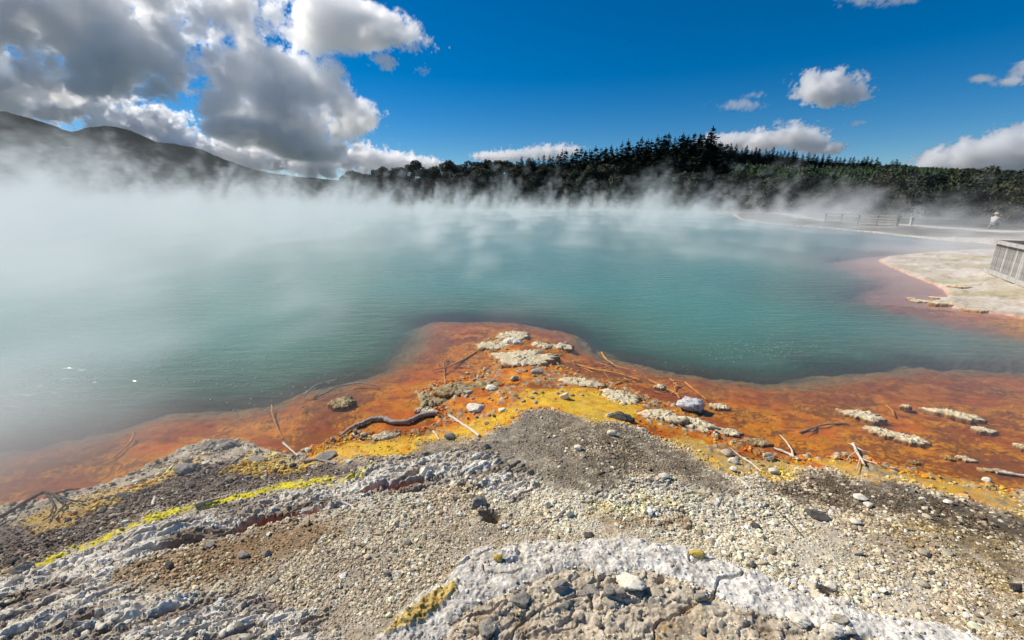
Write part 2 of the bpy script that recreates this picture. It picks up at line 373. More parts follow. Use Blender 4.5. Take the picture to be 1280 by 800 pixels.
mx2 = b.node('ShaderNodeMixShader'); t.links.new(fr.outputs[0], mx2.inputs[0]); t.links.new(mx.outputs[0], mx2.inputs[1]); t.links.new(gl.outputs[0], mx2.inputs[2])
t.links.new(mx2.outputs[0], out.inputs['Surface'])

M_HILL = simple_mat('hill_scrub', (.018, .028, .014), (.035, .05, .022), .08, .95, .6, 2.0, 6, (.05, .05, .03))
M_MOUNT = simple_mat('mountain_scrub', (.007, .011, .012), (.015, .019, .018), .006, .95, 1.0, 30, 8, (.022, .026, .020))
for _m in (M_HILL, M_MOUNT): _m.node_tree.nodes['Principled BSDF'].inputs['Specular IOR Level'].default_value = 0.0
M_PINE = simple_mat('pine_needles', (.010, .022, .014), (.022, .040, .020), .5, .8, 0, .01)
M_YOUNG = simple_mat('young_conifer', (.018, .040, .014), (.035, .065, .020), .3, .8, 0, .01)
M_LEAF = [simple_mat('scrub_leaves', (.014, .026, .010), (.032, .048, .018), .35, .7, 0, .01),
          simple_mat('scrub_leaves_olive', (.024, .031, .013), (.044, .050, .021), .35, .7, 0, .01),
          simple_mat('scrub_leaves_dark', (.009, .017, .009), (.020, .030, .014), .35, .7, 0, .01)]
M_BARK = simple_mat('bark', (.06, .045, .035), (.10, .08, .065), 3, .9)
M_CRUST = simple_mat('crust', (.56, .47, .29), (.78, .70, .50), 22, .9, .7, .006, 5, (.30, .22, .10))
M_CRUST_D = simple_mat('crust_dark', (.24, .17, .07), (.52, .42, .24), 24, .9, .7, .006, 5, (.09, .05, .02))
for _m in (M_CRUST, M_CRUST_D):        # rust and algae stain round the foot of each crust
    _b = NB(_m.node_tree); _p = _m.node_tree.nodes['Principled BSDF']; _l = _p.inputs['Base Color'].links[0].from_socket; _P = obj_pos(_b)
    _f = _b.rng(_b.m('ADD', _b.xyz(_P)[2], _b.m('MULTIPLY', _b.m('SUBTRACT', _b.noise(_P, 14, 3, .6), .5), .05)), .0, .022, .85, 0)
    _b.put(_p.inputs['Base Color'], _b.mix(_f, _l, (.30, .12, .02, 1)))
M_STONE_W = simple_mat('stone_white', (.66, .60, .47), (.80, .75, .62), 25, .8, .5, .004)
M_STONE_G = simple_mat('stone_grey', (.22, .20, .17), (.38, .345, .29), 30, .85, .7, .004, 4, (.12, .11, .10))
M_STONE_B = simple_mat('stone_buff', (.38, .33, .24), (.54, .49, .38), 30, .85, .7, .004, 4, (.22, .17, .10))
M_STONE_D = simple_mat('stone_dark', (.05, .045, .04), (.12, .11, .10), 30, .8, .7, .004)
M_STONE_Y = simple_mat('stone_yellow', (.48, .32, .06), (.62, .48, .12), 30, .85, .7, .004)
M_WOOD_G = simple_mat('driftwood_grey', (.24, .21, .18), (.42, .38, .33), 40, .8, .6, .004)
M_WOOD_D = simple_mat('wood_dark', (.035, .026, .02), (.08, .06, .045), 40, .7, .6, .004)
M_WOOD_W = simple_mat('wood_bleached', (.55, .50, .40), (.70, .65, .54), 40, .8, .4, .003)
M_WOOD_O = simple_mat('wood_algae', (.58, .20, .03), (.74, .38, .08), 30, .7, .4, .003)
M_PLANK = simple_mat('plank_weathered', (.17, .165, .155), (.34, .33, .31), 5, .85, .4, .005)
M_PLANK_P = simple_mat('plank_pale', (.34, .33, .30), (.50, .48, .44), 5, .85, .4, .005)
M_PLANK_D = simple_mat('plank_dark', (.05, .04, .035), (.10, .085, .07), 6, .85, .4, .005)
M_CLOTH_W = simple_mat('cloth_pale', (.42, .41, .38), (.54, .53, .50), 8, .9)
M_CLOTH_G = simple_mat('cloth_grey', (.22, .23, .25), (.32, .33, .35), 8, .9)
M_SKIN = simple_mat('skin', (.46, .29, .20), (.52, .34, .25), 12, .6)
M_BLACK = simple_mat('black_plastic', (.02, .02, .02), (.035, .035, .035), 12, .4)

# ------------------------------------------------------------------ object helpers
def tag(o, label=None, cat=None, group=None, kind=None):
    if label: o['label'] = label
    if cat: o['category'] = cat
    if group: o['group'] = group
    if kind: o['kind'] = kind
    return o
def mesh_np(name, V, Fq, smooth=True):
    """V (n,3) and faces (m,k) of one size"""
    me = bpy.data.meshes.new(name); V = np.asarray(V, np.float32); Fq = np.asarray(Fq, np.int32)
    me.vertices.add(len(V)); me.vertices.foreach_set('co', V.ravel())
    k = Fq.shape[1]; me.loops.add(Fq.size); me.loops.foreach_set('vertex_index', Fq.ravel())
    me.polygons.add(len(Fq)); me.polygons.foreach_set('loop_start', np.arange(0, Fq.size, k, dtype=np.int32))
    me.polygons.foreach_set('loop_total', np.full(len(Fq), k, np.int32))
    me.polygons.foreach_set('use_smooth', np.full(len(Fq), smooth, bool))
    me.update(calc_edges=True); me.validate(); return me
def link(name, me, mat=None, parent=None, loc=None, rot=None, scale=None):
    o = bpy.data.objects.new(name, me); C.objects.link(o)
    if mat is not None and me is not None and not me.materials: me.materials.append(mat)
    if parent is not None: o.parent = parent
    if loc is not None: o.location = loc
    if rot is not None: o.rotation_euler = rot
    if scale is not None: o.scale = scale
    return o
def set_attr(me, name, arr, typ='FLOAT'):
    a = me.attributes.new(name, 'FLOAT_COLOR' if typ == 'COLOR' else typ, 'POINT')
    if typ == 'COLOR':
        full = np.ones((len(arr), 4), np.float32); full[:, :3] = arr; a.data.foreach_set('color', full.ravel())
    elif typ == 'FLOAT_VECTOR': a.data.foreach_set('vector', np.asarray(arr, np.float32).ravel())
    else: a.data.foreach_set('value', np.asarray(arr, np.float32).ravel())
def grid_faces(nr, nc, wrap=False):
    i = np.arange(nr - 1)[:, None]; j = np.arange(nc if wrap else nc - 1)[None, :]
    a = i * nc + j; b_ = i * nc + (j + 1) % nc
    return np.stack([a, b_, b_ + nc, a + nc], -1).reshape(-1, 4)

# ------------------------------------------------------------------ the ground
az = np.concatenate([np.radians(np.linspace(-66, 66, 960)), np.radians(np.linspace(66, 294, 60))[1:-1]])
rr = np.concatenate([[.02, .3, .7], np.geomspace(1.1, 1.35, 12), np.geomspace(1.35, 4, 520)[1:], np.geomspace(4, 14, 240)[1:], np.geomspace(14, 110, 170)[1:], np.geomspace(110, 6000, 26)[1:]])
A, RR = np.meshgrid(az, rr)
GX = (np.sin(A) * RR).ravel(); GY = (np.cos(A) * RR).ravel()
nc = len(az)
GZ, dS, eE, m, dd = height(GX, GY, True)
_zgrid = GZ.reshape(len(rr), nc)
print('height', round(time.time() - T0, 1))

def lerp(c, col, k):
    k = np.clip(k, 0, 1)[:, None]; return c * (1 - k) + np.array(col)[None, :] * k
def albedo(x, y, dS, eE, m, d):
    R = np.hypot(x, y); N = len(x)
    n1 = fbm(x, y, 1.3, 4, .6, 41); n2 = fbm(x, y, 5, 4, .6, 42); n3 = fbm(x, y, 22, 3, .6, 43)
    c = np.tile(np.array([.43, .365, .27]), (N, 1))
    c = lerp(c, (.52, .47, .375), sstep(-.1, .25, n1 + n3 * .3)); c = lerp(c, (.30, .225, .135), sstep(.05, .4, n2) * .7)
    c = lerp(c, (.40, .35, .27), m['scree'] * .6); c = lerp(c, (.62, .565, .44), m['pale'] * .75 * (1 - m['brn3']))
    c = lerp(c, (.19, .14, .07), m['brn3'] * sstep(-.35, .1, n1 + n3 * .6 + .1) * .9); c = lerp(c, (.36, .26, .10), m['brn3'] * sstep(.1, .4, n2) * .7)
    c = lerp(c, (.25, .155, .07), np.maximum(m['brn1'], m['brn2']) * .75)
    g = np.clip(m['sin1'] + m['sin2'], 0, 1)
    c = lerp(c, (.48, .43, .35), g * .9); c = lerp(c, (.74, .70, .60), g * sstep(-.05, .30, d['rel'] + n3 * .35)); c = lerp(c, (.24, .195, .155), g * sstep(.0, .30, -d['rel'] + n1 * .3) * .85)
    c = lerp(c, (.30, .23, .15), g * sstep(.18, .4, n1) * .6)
    c = lerp(c, (.62, .59, .50), m['sin4'] * sstep(-.25, .1, n2 + n3 * .6)); c = lerp(c, (.56, .47, .20), m['sin4'] * sstep(.12, .35, n1 + n3 * .5) * .7)
    brk = sstep(-.42, -.05, n2 + n3 * .7 + .18 * sstep(-.3, .2, n1)); m = dict(m); m['dark1'] = m['dark1'] * (.15 + .85 * brk) * (1 - .55 * sstep(.05, .3, fbm(x * .8 + y * .6, y * 1.8 - x, 2.4, 3, .6, 58))); m['dark2'] = m['dark2'] * (.3 + .7 * brk)
    c = lerp(c, (.15, .125, .09), m['dark1'] * .88); c = lerp(c, (.28, .25, .20), m['dark1'] * sstep(.9, -.2, x) * .8)
    c = lerp(c, (.085, .065, .045), m['dark2'] * .88)
    c = lerp(c, (.115, .085, .070), m['dark3'] * .85); c = lerp(c, (.26, .23, .21), m['dark3'] * sstep(.12, .3, n3) * .7)
    c = lerp(c, (.24, .20, .17), m['dark3'] * sstep(-2.2, -1.0, x) * .6)
    c = lerp(c, (.13, .10, .075), np.clip(g + m['ridge'], 0, 1) * d['crack'] * .6)
    # rim and what lies inside it
    c = lerp(c, (.58, .55, .48), m['ridge'] * .97); c = lerp(c, (.76, .73, .65), m['ridge'] * sstep(.3, 1.0, x) * .8); c = lerp(c, (.30, .27, .22), m['ridge'] * sstep(.05, .35, n3 + n2 * .5) * .6); c = lerp(c, (.74, .71, .64), m['ridge'] * sstep(.0, .3, -n3 + n1 * .5) * .6)  # right part of the rim painted whiter, sunlight put into its colour
    c = lerp(c, (.56, .48, .36), d['inn'] * .9); c = lerp(c, (.22, .155, .09), d['inn'] * sstep(.05, .3, n2) * .6); c = lerp(c, (.46, .30, .08), d['inn'] * sstep(.22, .34, n1 + n3 * .2) * .7); c = lerp(c, (.50, .44, .33), d['inn'] * (d['pid'] > .6) * .5)
    c = lerp(c, (.50, .36, .09), m['yelp'] * .9); c = lerp(c, (.30, .17, .04), m['yelp'] * sstep(.1, .3, n3) * .7)
    rs = sstep(RED[1][0], RED[2][0] + .1, x); c = lerp(c, (.58, .13, .010), np.clip(m['red'] * rs + m['red2'] * .7, 0, 1)); c = lerp(c, (.10, .045, .02), m['red'] * (1 - rs) * .85)
    c = lerp(c, (.70, .60, .045), np.clip(m['sulf'], 0, 1) * sstep(-.05, .12, n3 * .7 + n2 * .4 + (m['sulf'] - .75) * .35 + .12 * sstep(-1.6, -2.6, x) - .01 + .22 * n1)); 
    # algae flats and the floor of the shallows
    land = dS < 0
    fl = m['flat'] * land
    orange = lerp(np.tile(np.array([.50, .13, .006]), (N, 1)), (.66, .26, .012), sstep(-.2, .3, n2))
    orange = lerp(orange, (.20, .06, .012), sstep(.05, .45, n1 + n3 * .5) * .8)
    yel = lerp(np.tile(np.array([.70, .44, .035]), (N, 1)), (.70, .33, .012), sstep(-.1, .35, n2 + n1 * .5))
    k = np.clip(fl, 0, 1)[:, None]; c = c * (1 - k) + orange * k
    ym = np.clip(m['yel1'] + m['yel2'] * .9 + m['yel3'] * .75 + m['yel4'] * .6 + m['yel5'] * .6, 0, 1) * sstep(-.35, .0, .25 + n2)
    k = (ym * (dS < .03))[:, None]; c = c * (1 - k) + yel * k
    c = lerp(c, (.47, .36, .17), np.clip(m['yel2'] + m['yel3'] + m['yel4'], 0, 1) * sstep(-.1, .25, n3 + n1) * .9 * land)
    nearw = R < 14
    und = (~land) & nearw
    f = np.clip(dS, 0, None); q = f / (f + np.clip(-eE, 0, None) + 1e-6)
    oc = lerp(np.tile(np.array([.82, .33, .010]), (N, 1)), (.74, .19, .006), sstep(-.1, .35, n1))
    oc = lerp(oc, (.78, .36, .03), sstep(.1, .4, n2) * .6); oc = lerp(oc, (.26, .065, .012), sstep(.02, .22, -n1 + n3 * .6) * .8); oc = lerp(oc, (.26, .08, .03), sstep(.12, .30, fbm(x * .6, y * 1.6, 4, 4, .65, 48)) * .7)
    oc = lerp(oc, (.50, .16, .04), sstep(.55, .98, q) * .5)
    oc = lerp(oc, (.42, .085, .012), sstep(.0, .35, fbm(x * .7 + y * .4, y, 2.2, 4, .6, 57)) * .75); oc = lerp(oc, (.46, .34, .17), sstep(.0, .5, eE)); c = np.where(und[:, None], oc, c)
    # crust knobs and the rubble line by the water
    kb = np.clip(d['edge'] * (d['cid'] > .35) + d['knob'], 0, 1) * (d['c1'] < .42) * nearw
    c = lerp(c, (.30, .235, .13), kb * (R < 14) * .85 * (dS < .06)); c = lerp(c, (.48, .43, .31), kb * (d['cid'] > .7) * (dS < .05) * .8)
    c = lerp(c, (.09, .05, .03), d['edge'] * sstep(.1, .3, n2) * (dS < .05) * (1 - kb) * .6)
    # the pale terrace on the right with its pink shallows
    tr = (R > 12) & land
    pal = lerp(np.tile(np.array([.54, .46, .35]), (N, 1)), (.64, .58, .49), sstep(-.2, .2, fbm(x, y, .8, 4, .6, 44)))
    pal = lerp(pal, (.42, .38, .20), sstep(.05, .35, fbm(x * .35, y, .7, 3, .6, 45)) * .8)
    pal = lerp(pal, (.28, .24, .17), sstep(.2, .4, fbm(x, y, 2.5, 3, .6, 46)) * .7)
    c = np.where(tr[:, None], pal, c)
    fu = (R >= 14) & (~land)
    pk = lerp(np.tile(np.array([.70, .35, .24]), (N, 1)), (.78, .46, .32), sstep(-.2, .3, fbm(x, y, .6, 3, .6, 47)))
    c = np.where(fu[:, None], pk, c)
    # flats and scrub floor beyond the far bank
    far = (R > 30) & land & (x * .9 - y * .35 > 12)
    farall = (R > 40) & land
    bk = sstep(.1, .6, -dS)
    st_ = fbm(x * .12 + y * .1, y * .5, 1.0, 3, .6, 49); sc = lerp(np.tile(np.array([.16, .145, .12]), (N, 1)), (.42, .38, .31), sstep(.05, .3, st_) * .7); sc = lerp(sc, (.035, .045, .02), sstep(8, 12, -dS))
    c = np.where(farall[:, None], c * (1 - bk[:, None]) + sc * bk[:, None], c)
    c = lerp(c, (.62, .60, .54), farall * np.exp(-((dS + 7.5) / 1.0) ** 2) * (x > 10))
    c = np.where((R > 130)[:, None], np.array([.04, .05, .025])[None, :], c)
    return np.clip(c, .005, .85)
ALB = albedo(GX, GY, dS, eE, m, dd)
WET = np.clip(m['flat'] * .8 + np.exp(-np.clip(-dS, 0, None) / .12) * (dS < 0) + .35 * m['dark2'] + .25 * m['dark3'], 0, 1) * (1 - .7 * m['ridge'])
WET = np.where(dS > 0, .1, WET); WET = np.where(np.hypot(GX, GY) > 14, .1, WET)
me = mesh_np('ground', np.stack([GX, GY, GZ], -1), grid_faces(len(rr), nc, True))
set_attr(me, 'albedo', ALB, 'COLOR'); set_attr(me, 'wet', WET)
tag(link('ground', me, M_GROUND), kind='structure')
print('ground', round(time.time() - T0, 1), len(GX))

# ------------------------------------------------------------------ the water
az2 = np.radians(np.linspace(-75, 75, 420)); r2 = np.concatenate([np.geomspace(2.0, 14, 230), np.geomspace(14, 150, 110)[1:]])
A2, R2 = np.meshgrid(az2, r2); WX = (np.sin(A2) * R2).ravel(); WY = (np.cos(A2) * R2).ravel()
hz = height(WX, WY)
wz = np.zeros(len(WX))
me = mesh_np('water', np.stack([WX, WY, wz], -1), grid_faces(len(r2), len(az2)))
set_attr(me, 'depth', np.clip(-hz, 0, 5))
tag(link('water', me, M_WATER), kind='structure')
print('water', round(time.time() - T0, 1))

# ------------------------------------------------------------------ hills and mountain behind the lake
def zz(py, Y): return at_depth(640, py, Y)[2]
def u_of(px): return (px - 640) / F * math.cos(PITCH)            # X/Y of a column seen near the horizon
SHORE_Y = [(-200, 55), (0, 95), (200, 108), (430, 112), (640, 112), (730, 108), (850, 90), (925, 78), (1000, 69), (1100, 52), (1200, 42), (1280, 33), (1500, 22)]
def shore_y(px): return np.interp(px, [a for a, _ in SHORE_Y], [b_ for _, b_ in SHORE_Y])
SCRUB_TOP = [(-200, 232), (0, 228), (200, 226), (330, 236), (400, 232), (430, 224), (470, 214), (500, 212), (560, 208), (600, 204), (640, 204), (700, 209), (760, 213), (850, 216), (950, 218), (1060, 224), (1180, 232), (1280, 238), (1500, 240)]
PINE_TOP = [(640, 204), (680, 197), (700, 191), (730, 186), (780, 180), (810, 174), (840, 169), (870, 168), (895, 178), (920, 181), (950, 185), (1000, 190), (1060, 196), (1120, 201)]
FAR_TOP = [(-300, 236), (300, 236), (430, 230), (600, 216), (700, 212), (900, 208), (1120, 211), (1160, 214), (1200, 216), (1240, 219), (1290, 221), (1500, 232)]
def hill_z(px, Y):
    px = np.asarray(px, float); Y = np.asarray(Y, float)
    ys = shore_y(px)
    zr = lambda tab, off, D: CAM_H + D * (np.tan(np.arctan((400 - (np.interp(px, [a for a, _ in tab], [b_ for _, b_ in tab]) + off)) / F) - PITCH))
    D1 = ys + 50; z1 = zr(SCRUB_TOP, 0, D1) - 6.0
    D2 = np.maximum(ys + 60, 200.0) + 0 * px; zp = zr(PINE_TOP, 0, 205.0) - 20
    z2 = np.where((px > 690) & (px < 905), np.maximum(zp, 4), np.interp(px, [600, 690, 905, 960, 1500], [6, 9, 14, 12, 9]))
    z3 = zr(FAR_TOP, 4, 300.0)
    z1 = np.maximum(z1, .6)
    t1 = np.clip((Y - ys - 6) / (D1 - ys - 6), 0, 1); t2 = np.clip((Y - D1) / (205 - D1), 0, 1); t3 = np.clip((Y - 205) / 95, 0, 1); t4 = np.clip((Y - 300) / 400, 0, 1)
    z = .25 + (z1 - .25) * t1 ** 1.2
    z = np.where(Y > D1, z1 + (z2 - z1) * t2 * t2 * (3 - 2 * t2), z); z = np.where(Y > 205, z2 + (z3 - z2) * t3 ** .8, z)
    return np.where(Y > 300, z3 * (1 - .8 * t4), z)
us = np.linspace(u_of(-160), u_of(1460), 330); Ys = np.concatenate([np.linspace(0, 60, 26), np.linspace(66, 240, 40), np.linspace(260, 900, 14)])
U, V = np.meshgrid(us, Ys); PX = U / math.cos(PITCH) * F + 640
YY = shore_y(PX) + 4 + V; XX = U * YY
ZZ = hill_z(PX, YY) + fbm(XX, YY, .05, 4, .6, 51) * np.clip(V / 20, 0, 1.5) * 1.2
ZZ[0] = -1.0
me = mesh_np('hill', np.stack([XX.ravel(), YY.ravel(), ZZ.ravel()], -1), grid_faces(len(Ys), len(us)))
tag(link('hill', me, M_HILL), kind='structure')

MT = [(-500, 150), (-300, 118), (-150, 112), (-60, 122), (0, 132), (40, 139), (80, 152), (112, 165), (130, 159), (152, 156), (182, 162), (210, 177), (235, 180), (262, 186), (290, 199), (320, 211), (350, 217), (400, 223), (470, 229), (560, 236), (700, 246), (900, 249), (1300, 249)]
us = np.linspace(-1.95, 1.0, 620); Ys = np.linspace(1300, 3400, 170)
U, YY = np.meshgrid(us, Ys); XX = U * YY; PX = U / math.cos(PITCH) * F + 640
top = np.interp(PX, [a for a, _ in MT], [b_ for _, b_ in MT])
crest = CAM_H + 2500 * np.tan(np.arctan((400 - top) / F) - PITCH)
fl = np.clip((YY - 1300) / 1200, 0, 1); bk = np.clip((YY - 2500) / 900, 0, 1)
warp = fbm(XX, YY, .0011, 3, .5, 52)
ZZ = np.maximum(crest, 0) * (fl ** 1.35) * (1 - bk) ** 1.2
rg = ridged(XX + warp * 300, YY * .55, .0022, 5, 53)
ZZ = ZZ * (1 - .22 * (1 - rg) * np.clip((1 - fl) * 3, 0, 1)) + fbm(XX, YY, .02, 4, .6, 54) * 7 * np.clip(ZZ / 60, 0, 1)
ZZ = ZZ - 12 * (YY < 1320)
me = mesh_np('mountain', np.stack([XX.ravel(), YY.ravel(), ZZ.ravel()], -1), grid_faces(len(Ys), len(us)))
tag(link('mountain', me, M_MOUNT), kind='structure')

# ------------------------------------------------------------------ trees
def cone_mesh(name, r0, r1, h, n=7, lean=.0):
    V = []; 
    for k in range(4):
        t_ = k / 3; r = r0 * (1 - t_) + r1 * t_
        for i in range(n):
            a = 2 * math.pi * i / n; V.append((r * math.cos(a) + lean * t_ * t_, r * math.sin(a), h * t_))
    return mesh_np(name, V, grid_faces(4, n, True))
def cards(name, Cn, D1, D2, smooth=False):
    """quads around centres Cn spanned by half vectors D1, D2"""
    V = np.stack([Cn - D1 - D2, Cn + D1 - D2 * .6, Cn + D1 * .9 + D2, Cn - D1 * .6 + D2], 1).reshape(-1, 3)
    return mesh_np(name, V, np.arange(len(V)).reshape(-1, 4), smooth)
def pine_crown(seed, h=18.0, rmax=2.9, base=.16):
    r = np.random.RandomState(seed); Cn = []; A1 = []; A2 = []
    z = h * base
    while z < h * .99:
        t_ = (z / h - base) / (1 - base); rad = rmax * (1 - t_) ** .95 * (.75 + .5 * r.rand()) * min(1, .55 + t_ * 3) + .12
        nb_ = int(13 - 6 * t_)
        for i in range(nb_):
            a = r.rand() * 6.283; rl = rad * (.6 + .6 * r.rand())
            dx, dy = math.cos(a), math.sin(a); nseg = max(1, int(rl / .55))
            for s_ in range(nseg):
                q = (s_ + .6) / nseg * rl
                Cn.append((dx * q, dy * q, z + q * (.22 if t_ > .3 else -.05) + r.randn() * .08))
                sz = (.55 * (1.1 - .5 * s_ / nseg) + .12 * r.rand()) * (1.25 - .75 * t_)
                A1.append((dx * sz * .9, dy * sz * .9, sz * .35 * r.rand())); A2.append((-dy * sz * .75, dx * sz * .75, (r.rand() - .5) * sz * 1.1))
        z += .42 + .25 * r.rand()
    for k in range(4): Cn.append((0, 0, h - .15 + .22 * k)); A1.append((.10, 0, .05)); A2.append((0, .05, .2))
    return cards('pine_crown', np.array(Cn), np.array(A1), np.array(A2))
def scrub_crown(seed, w_=3.4, h=6.5, n=3000):
    r = np.random.RandomState(seed); Cn = []; L = []
    nl = r.randint(7, 11)
    lobes = [(r.uniform(-.62, .62) * w_, r.uniform(-.62, .62) * w_, h * r.uniform(.42, .84), w_ * r.uniform(.26, .48)) for _ in range(nl)]
    lobes += [(r.uniform(-.8, .8) * w_, r.uniform(-.8, .8) * w_, h * r.uniform(.12, .35), w_ * r.uniform(.3, .42)) for _ in range(4)]
    vol_ = np.array([l[3] ** 2 for l in lobes]); cnt = (vol_ / vol_.sum() * n).astype(int)
    for (lx, ly, lz, lr), c_ in zip(lobes, cnt):
        d = r.randn(c_, 3); d /= np.linalg.norm(d, axis=1)[:, None]
        q = lr * (.62 + .48 * r.rand(c_) ** .6); p_ = d * q[:, None] * np.array([1, 1, .72]) + np.array([lx, ly, lz])
        Cn.append(p_); L.append(d)
    Cn = np.concatenate(Cn); L = np.concatenate(L); L = L + r.randn(*L.shape) * .55; L /= np.linalg.norm(L, axis=1)[:, None]
    t1 = np.cross(L, r.randn(*L.shape)); t1 /= np.linalg.norm(t1, axis=1)[:, None]; t2 = np.cross(L, t1)
    sz = (.10 + .12 * r.rand(len(Cn)))[:, None]
    return cards('scrub_crown', Cn, t1 * sz, t2 * sz * .7)
def make_tree(name, crown_me, crown_mat, trunk_me, label, cat, group):
    root = bpy.data.objects.new(name, None); C.objects.link(root); tag(root, label, cat, group)
    link('trunk', trunk_me, M_BARK, root); link('crown', crown_me, crown_mat, root)
    return root
def copy_tree(o, parent=None):
    c = o.copy(); C.objects.link(c); c.parent = parent
    for ch in [k for k in o.children]: copy_tree(ch, c)
    return c
trunk_p = cone_mesh('pine_trunk', .26, .05, 16.5, 6)
PINE_LABEL = {'hill': 'tall dark pine with a pointed top in the stand crowning the hill', 'ridge': 'dark pine with a pointed top in the lower ridge row right of the hill stand',
              'low': 'dark pine rising from the scrub on the slope left of the hill stand'}
pines = [make_tree('pine_tree', pine_crown(100 + i, 18 + (i % 3) * .8, 4.0 + .5 * (i % 2)), M_PINE, trunk_p, PINE_LABEL['hill'], 'pine tree', 'pines crowning the hill') for i in range(6)]
pk = 0
row_ = 0
def put_pine(px, Y, hgt, kind, top=None):
    global pk
    src = pines[pk % 6]; o = src if pk < 6 else copy_tree(src); pk += 1
    X = u_of(px) * Y; zg = float(hill_z(px, Y))
    if top is not None:
        zt = float(CAM_H + Y * math.tan(math.atan((400 - top) / F) - PITCH)); zg = max(zg - 3, min(zg + 3, zt - hgt)); hgt = max(6, zt - zg)
    o.location = (X, Y, zg - .3); s_ = hgt / 18.0; sw = max(s_, .8) * (1.5 if kind == 'hill' else 1.25); o.scale = (sw * random.uniform(.9, 1.25), sw * random.uniform(.9, 1.25), s_); o.rotation_euler = (0, 0, random.random() * 6.28)
    o['label'] = PINE_LABEL[kind]; o['row'] = row_; o['px'] = px; o['group'] = {'hill': 'pines crowning the hill', 'ridge': 'pines of the lower ridge', 'low': 'pines on the left slope'}[kind]
def interp(tab, px): return float(np.interp(px, [a for a, _ in tab], [b_ for _, b_ in tab]))
for row, (Y, off, step) in enumerate([(208, 0, 5.6), (200, 7, 7), (190, 14, 7.5), (178, 21, 8.5), (168, 28, 9.5)]):
    px = 696 + row * 3
    while px < 905:
        row_ = row; jitter = random.uniform(-1, 6) if row == 0 else random.uniform(-4, 6)
        put_pine(px, Y + random.uniform(-4, 4), 20, 'hill', interp(PINE_TOP, px) + off + jitter)
        px += step * random.uniform(.7, 1.4)
for row, (Y, off) in enumerate([(262, 0), (254, 5), (246, 10)]):
    px = 905 + row * 2
    while px < 1122:
        row_ = row; put_pine(px, Y + random.uniform(-4, 4), 12, 'ridge', interp(PINE_TOP, px) + off + random.uniform(-1, 5)); px += 5.4 * random.uniform(.7, 1.4)
for px, tp in [(646, 203), (652, 199), (664, 201), (672, 198), (679, 196), (686, 193), (690, 197)]:
    put_pine(px, 185, 12, 'low', tp)
row_ = 9; put_pine(881, 176, 22, 'hill', 166)
ORD = lambda k: '%d%s' % (k, 'th' if 10 < k % 100 < 14 else {1: 'st', 2: 'nd', 3: 'rd'}.get(k % 10, 'th'))
allp = [o for o in C.objects if 'row' in o.keys()]
for kind, grp, what, part_ in (('hill', 'pines crowning the hill', 'dark pine on the skyline of the tall hill stand', 'the tall hill stand'), ('ridge', 'pines of the lower ridge', 'dark pine on the skyline of the lower right ridge', 'the lower right ridge')):
    L_ = sorted([o for o in allp if o.get('group') == grp], key=lambda o: o['px'])
    for k, o in enumerate([o for o in L_ if o['row'] == 0]): o['label'] = what + ', ' + ORD(k + 1) + ' from its left end'
    for o in L_:
        if 0 < o['row'] < 9:
            side = ['left end', 'middle', 'right end'][min(2, int((o['px'] - L_[0]['px']) / (L_[-1]['px'] - L_[0]['px'] + 1) * 3))]
            o['label'] = 'dark pine inside ' + part_ + ' near its ' + side + ', ' + ['', 'second', 'third', 'fourth', 'fifth'][o['row']] + ' row'; o['group'] = o['label'][5:]
        if o['row'] == 9: o['label'] = 'tallest pine, standing up above the right end of the hill stand'; del o['group']
for k, o in enumerate(sorted([o for o in allp if o.get('group') == 'pines on the left slope'], key=lambda o: o['px'])): o['label'] = 'slender dark pine left of the hill stand, ' + ORD(k + 1) + ' from the left among the scrub tops'
for o in allp: del o['row']; del o['px']
trunk_s = cone_mesh('scrub_trunk', .16, .06, 4.5, 6, .5)
SL = ['green scrub tree with a rounded crown in the belt behind the lake', 'olive brown scrub tree with a rounded crown in the belt behind the lake', 'dark green scrub tree with a rounded crown in the belt behind the lake']
SG = ['green scrub trees behind the lake', 'olive brown scrub trees behind the lake', 'dark scrub trees behind the lake']
scrubs = [make_tree('scrub_tree', scrub_crown(200 + i, 3.2 + .4 * (i % 3)), M_LEAF[i % 3], trunk_s, SL[i % 3], 'tree', SG[i % 3]) for i in range(9)]
sk_ = 0
def put_scrub(px, Y, s_):
    global sk_
    i = random.randrange(9); src = scrubs[i]; o = src if 'used' not in used_scrub.setdefault(i, {}) else copy_tree(src); used_scrub[i]['used'] = 1
    X = u_of(px) * Y; o.location = (X, Y, float(hill_z(px, Y)) - .4); o.scale = (s_ * random.uniform(.85, 1.3), s_ * random.uniform(.85, 1.3), s_ * random.uniform(.8, 1.15)); o.rotation_euler = (0, 0, random.random() * 6.28); sk_ += 1; o['row'] = row_; o['px'] = px
used_scrub = {}
for row, (off, sc_) in enumerate([(9, .62), (18, .85), (30, 1.05), (46, 1.15)]):
    X = None; px = -30.0
    while px < 1330:
        Y = float(shore_y(px)) + off + random.uniform(-3, 3)
        row_ = row; put_scrub(px, Y, sc_ * random.uniform(.75, 1.2)); px += (4.6 + row * .25) * F / Y * random.uniform(.75, 1.3)
for px, tp in [(470, 214), (482, 211), (498, 211), (575, 204), (590, 203), (604, 204), (622, 205), (645, 203), (440, 222), (455, 219), (540, 208), (556, 207)]:
    row_ = 9; put_scrub(px, float(shore_y(px)) + 52, 1.3)
alls = sorted([o for o in C.objects if 'row' in o.keys()], key=lambda o: o['px'])
for rw, nm in ((0, 'front row at the bank'), (1, 'second row'), (2, 'third row'), (3, 'back row'), (9, 'skyline row left of the pines')):
    L_ = [o for o in alls if o['row'] == rw]
    for k, o in enumerate(L_):
        kd = o['label'].split(' tree')[0]
        o['label'] = kd + ' tree, ' + nm + ', ' + (ORD(k + 1) + ' from the left' if k < len(L_) / 2 else ORD(len(L_) - k) + ' from the right'); o['group'] = 'scrub trees behind the lake'
for o in alls: del o['row']; del o['px']
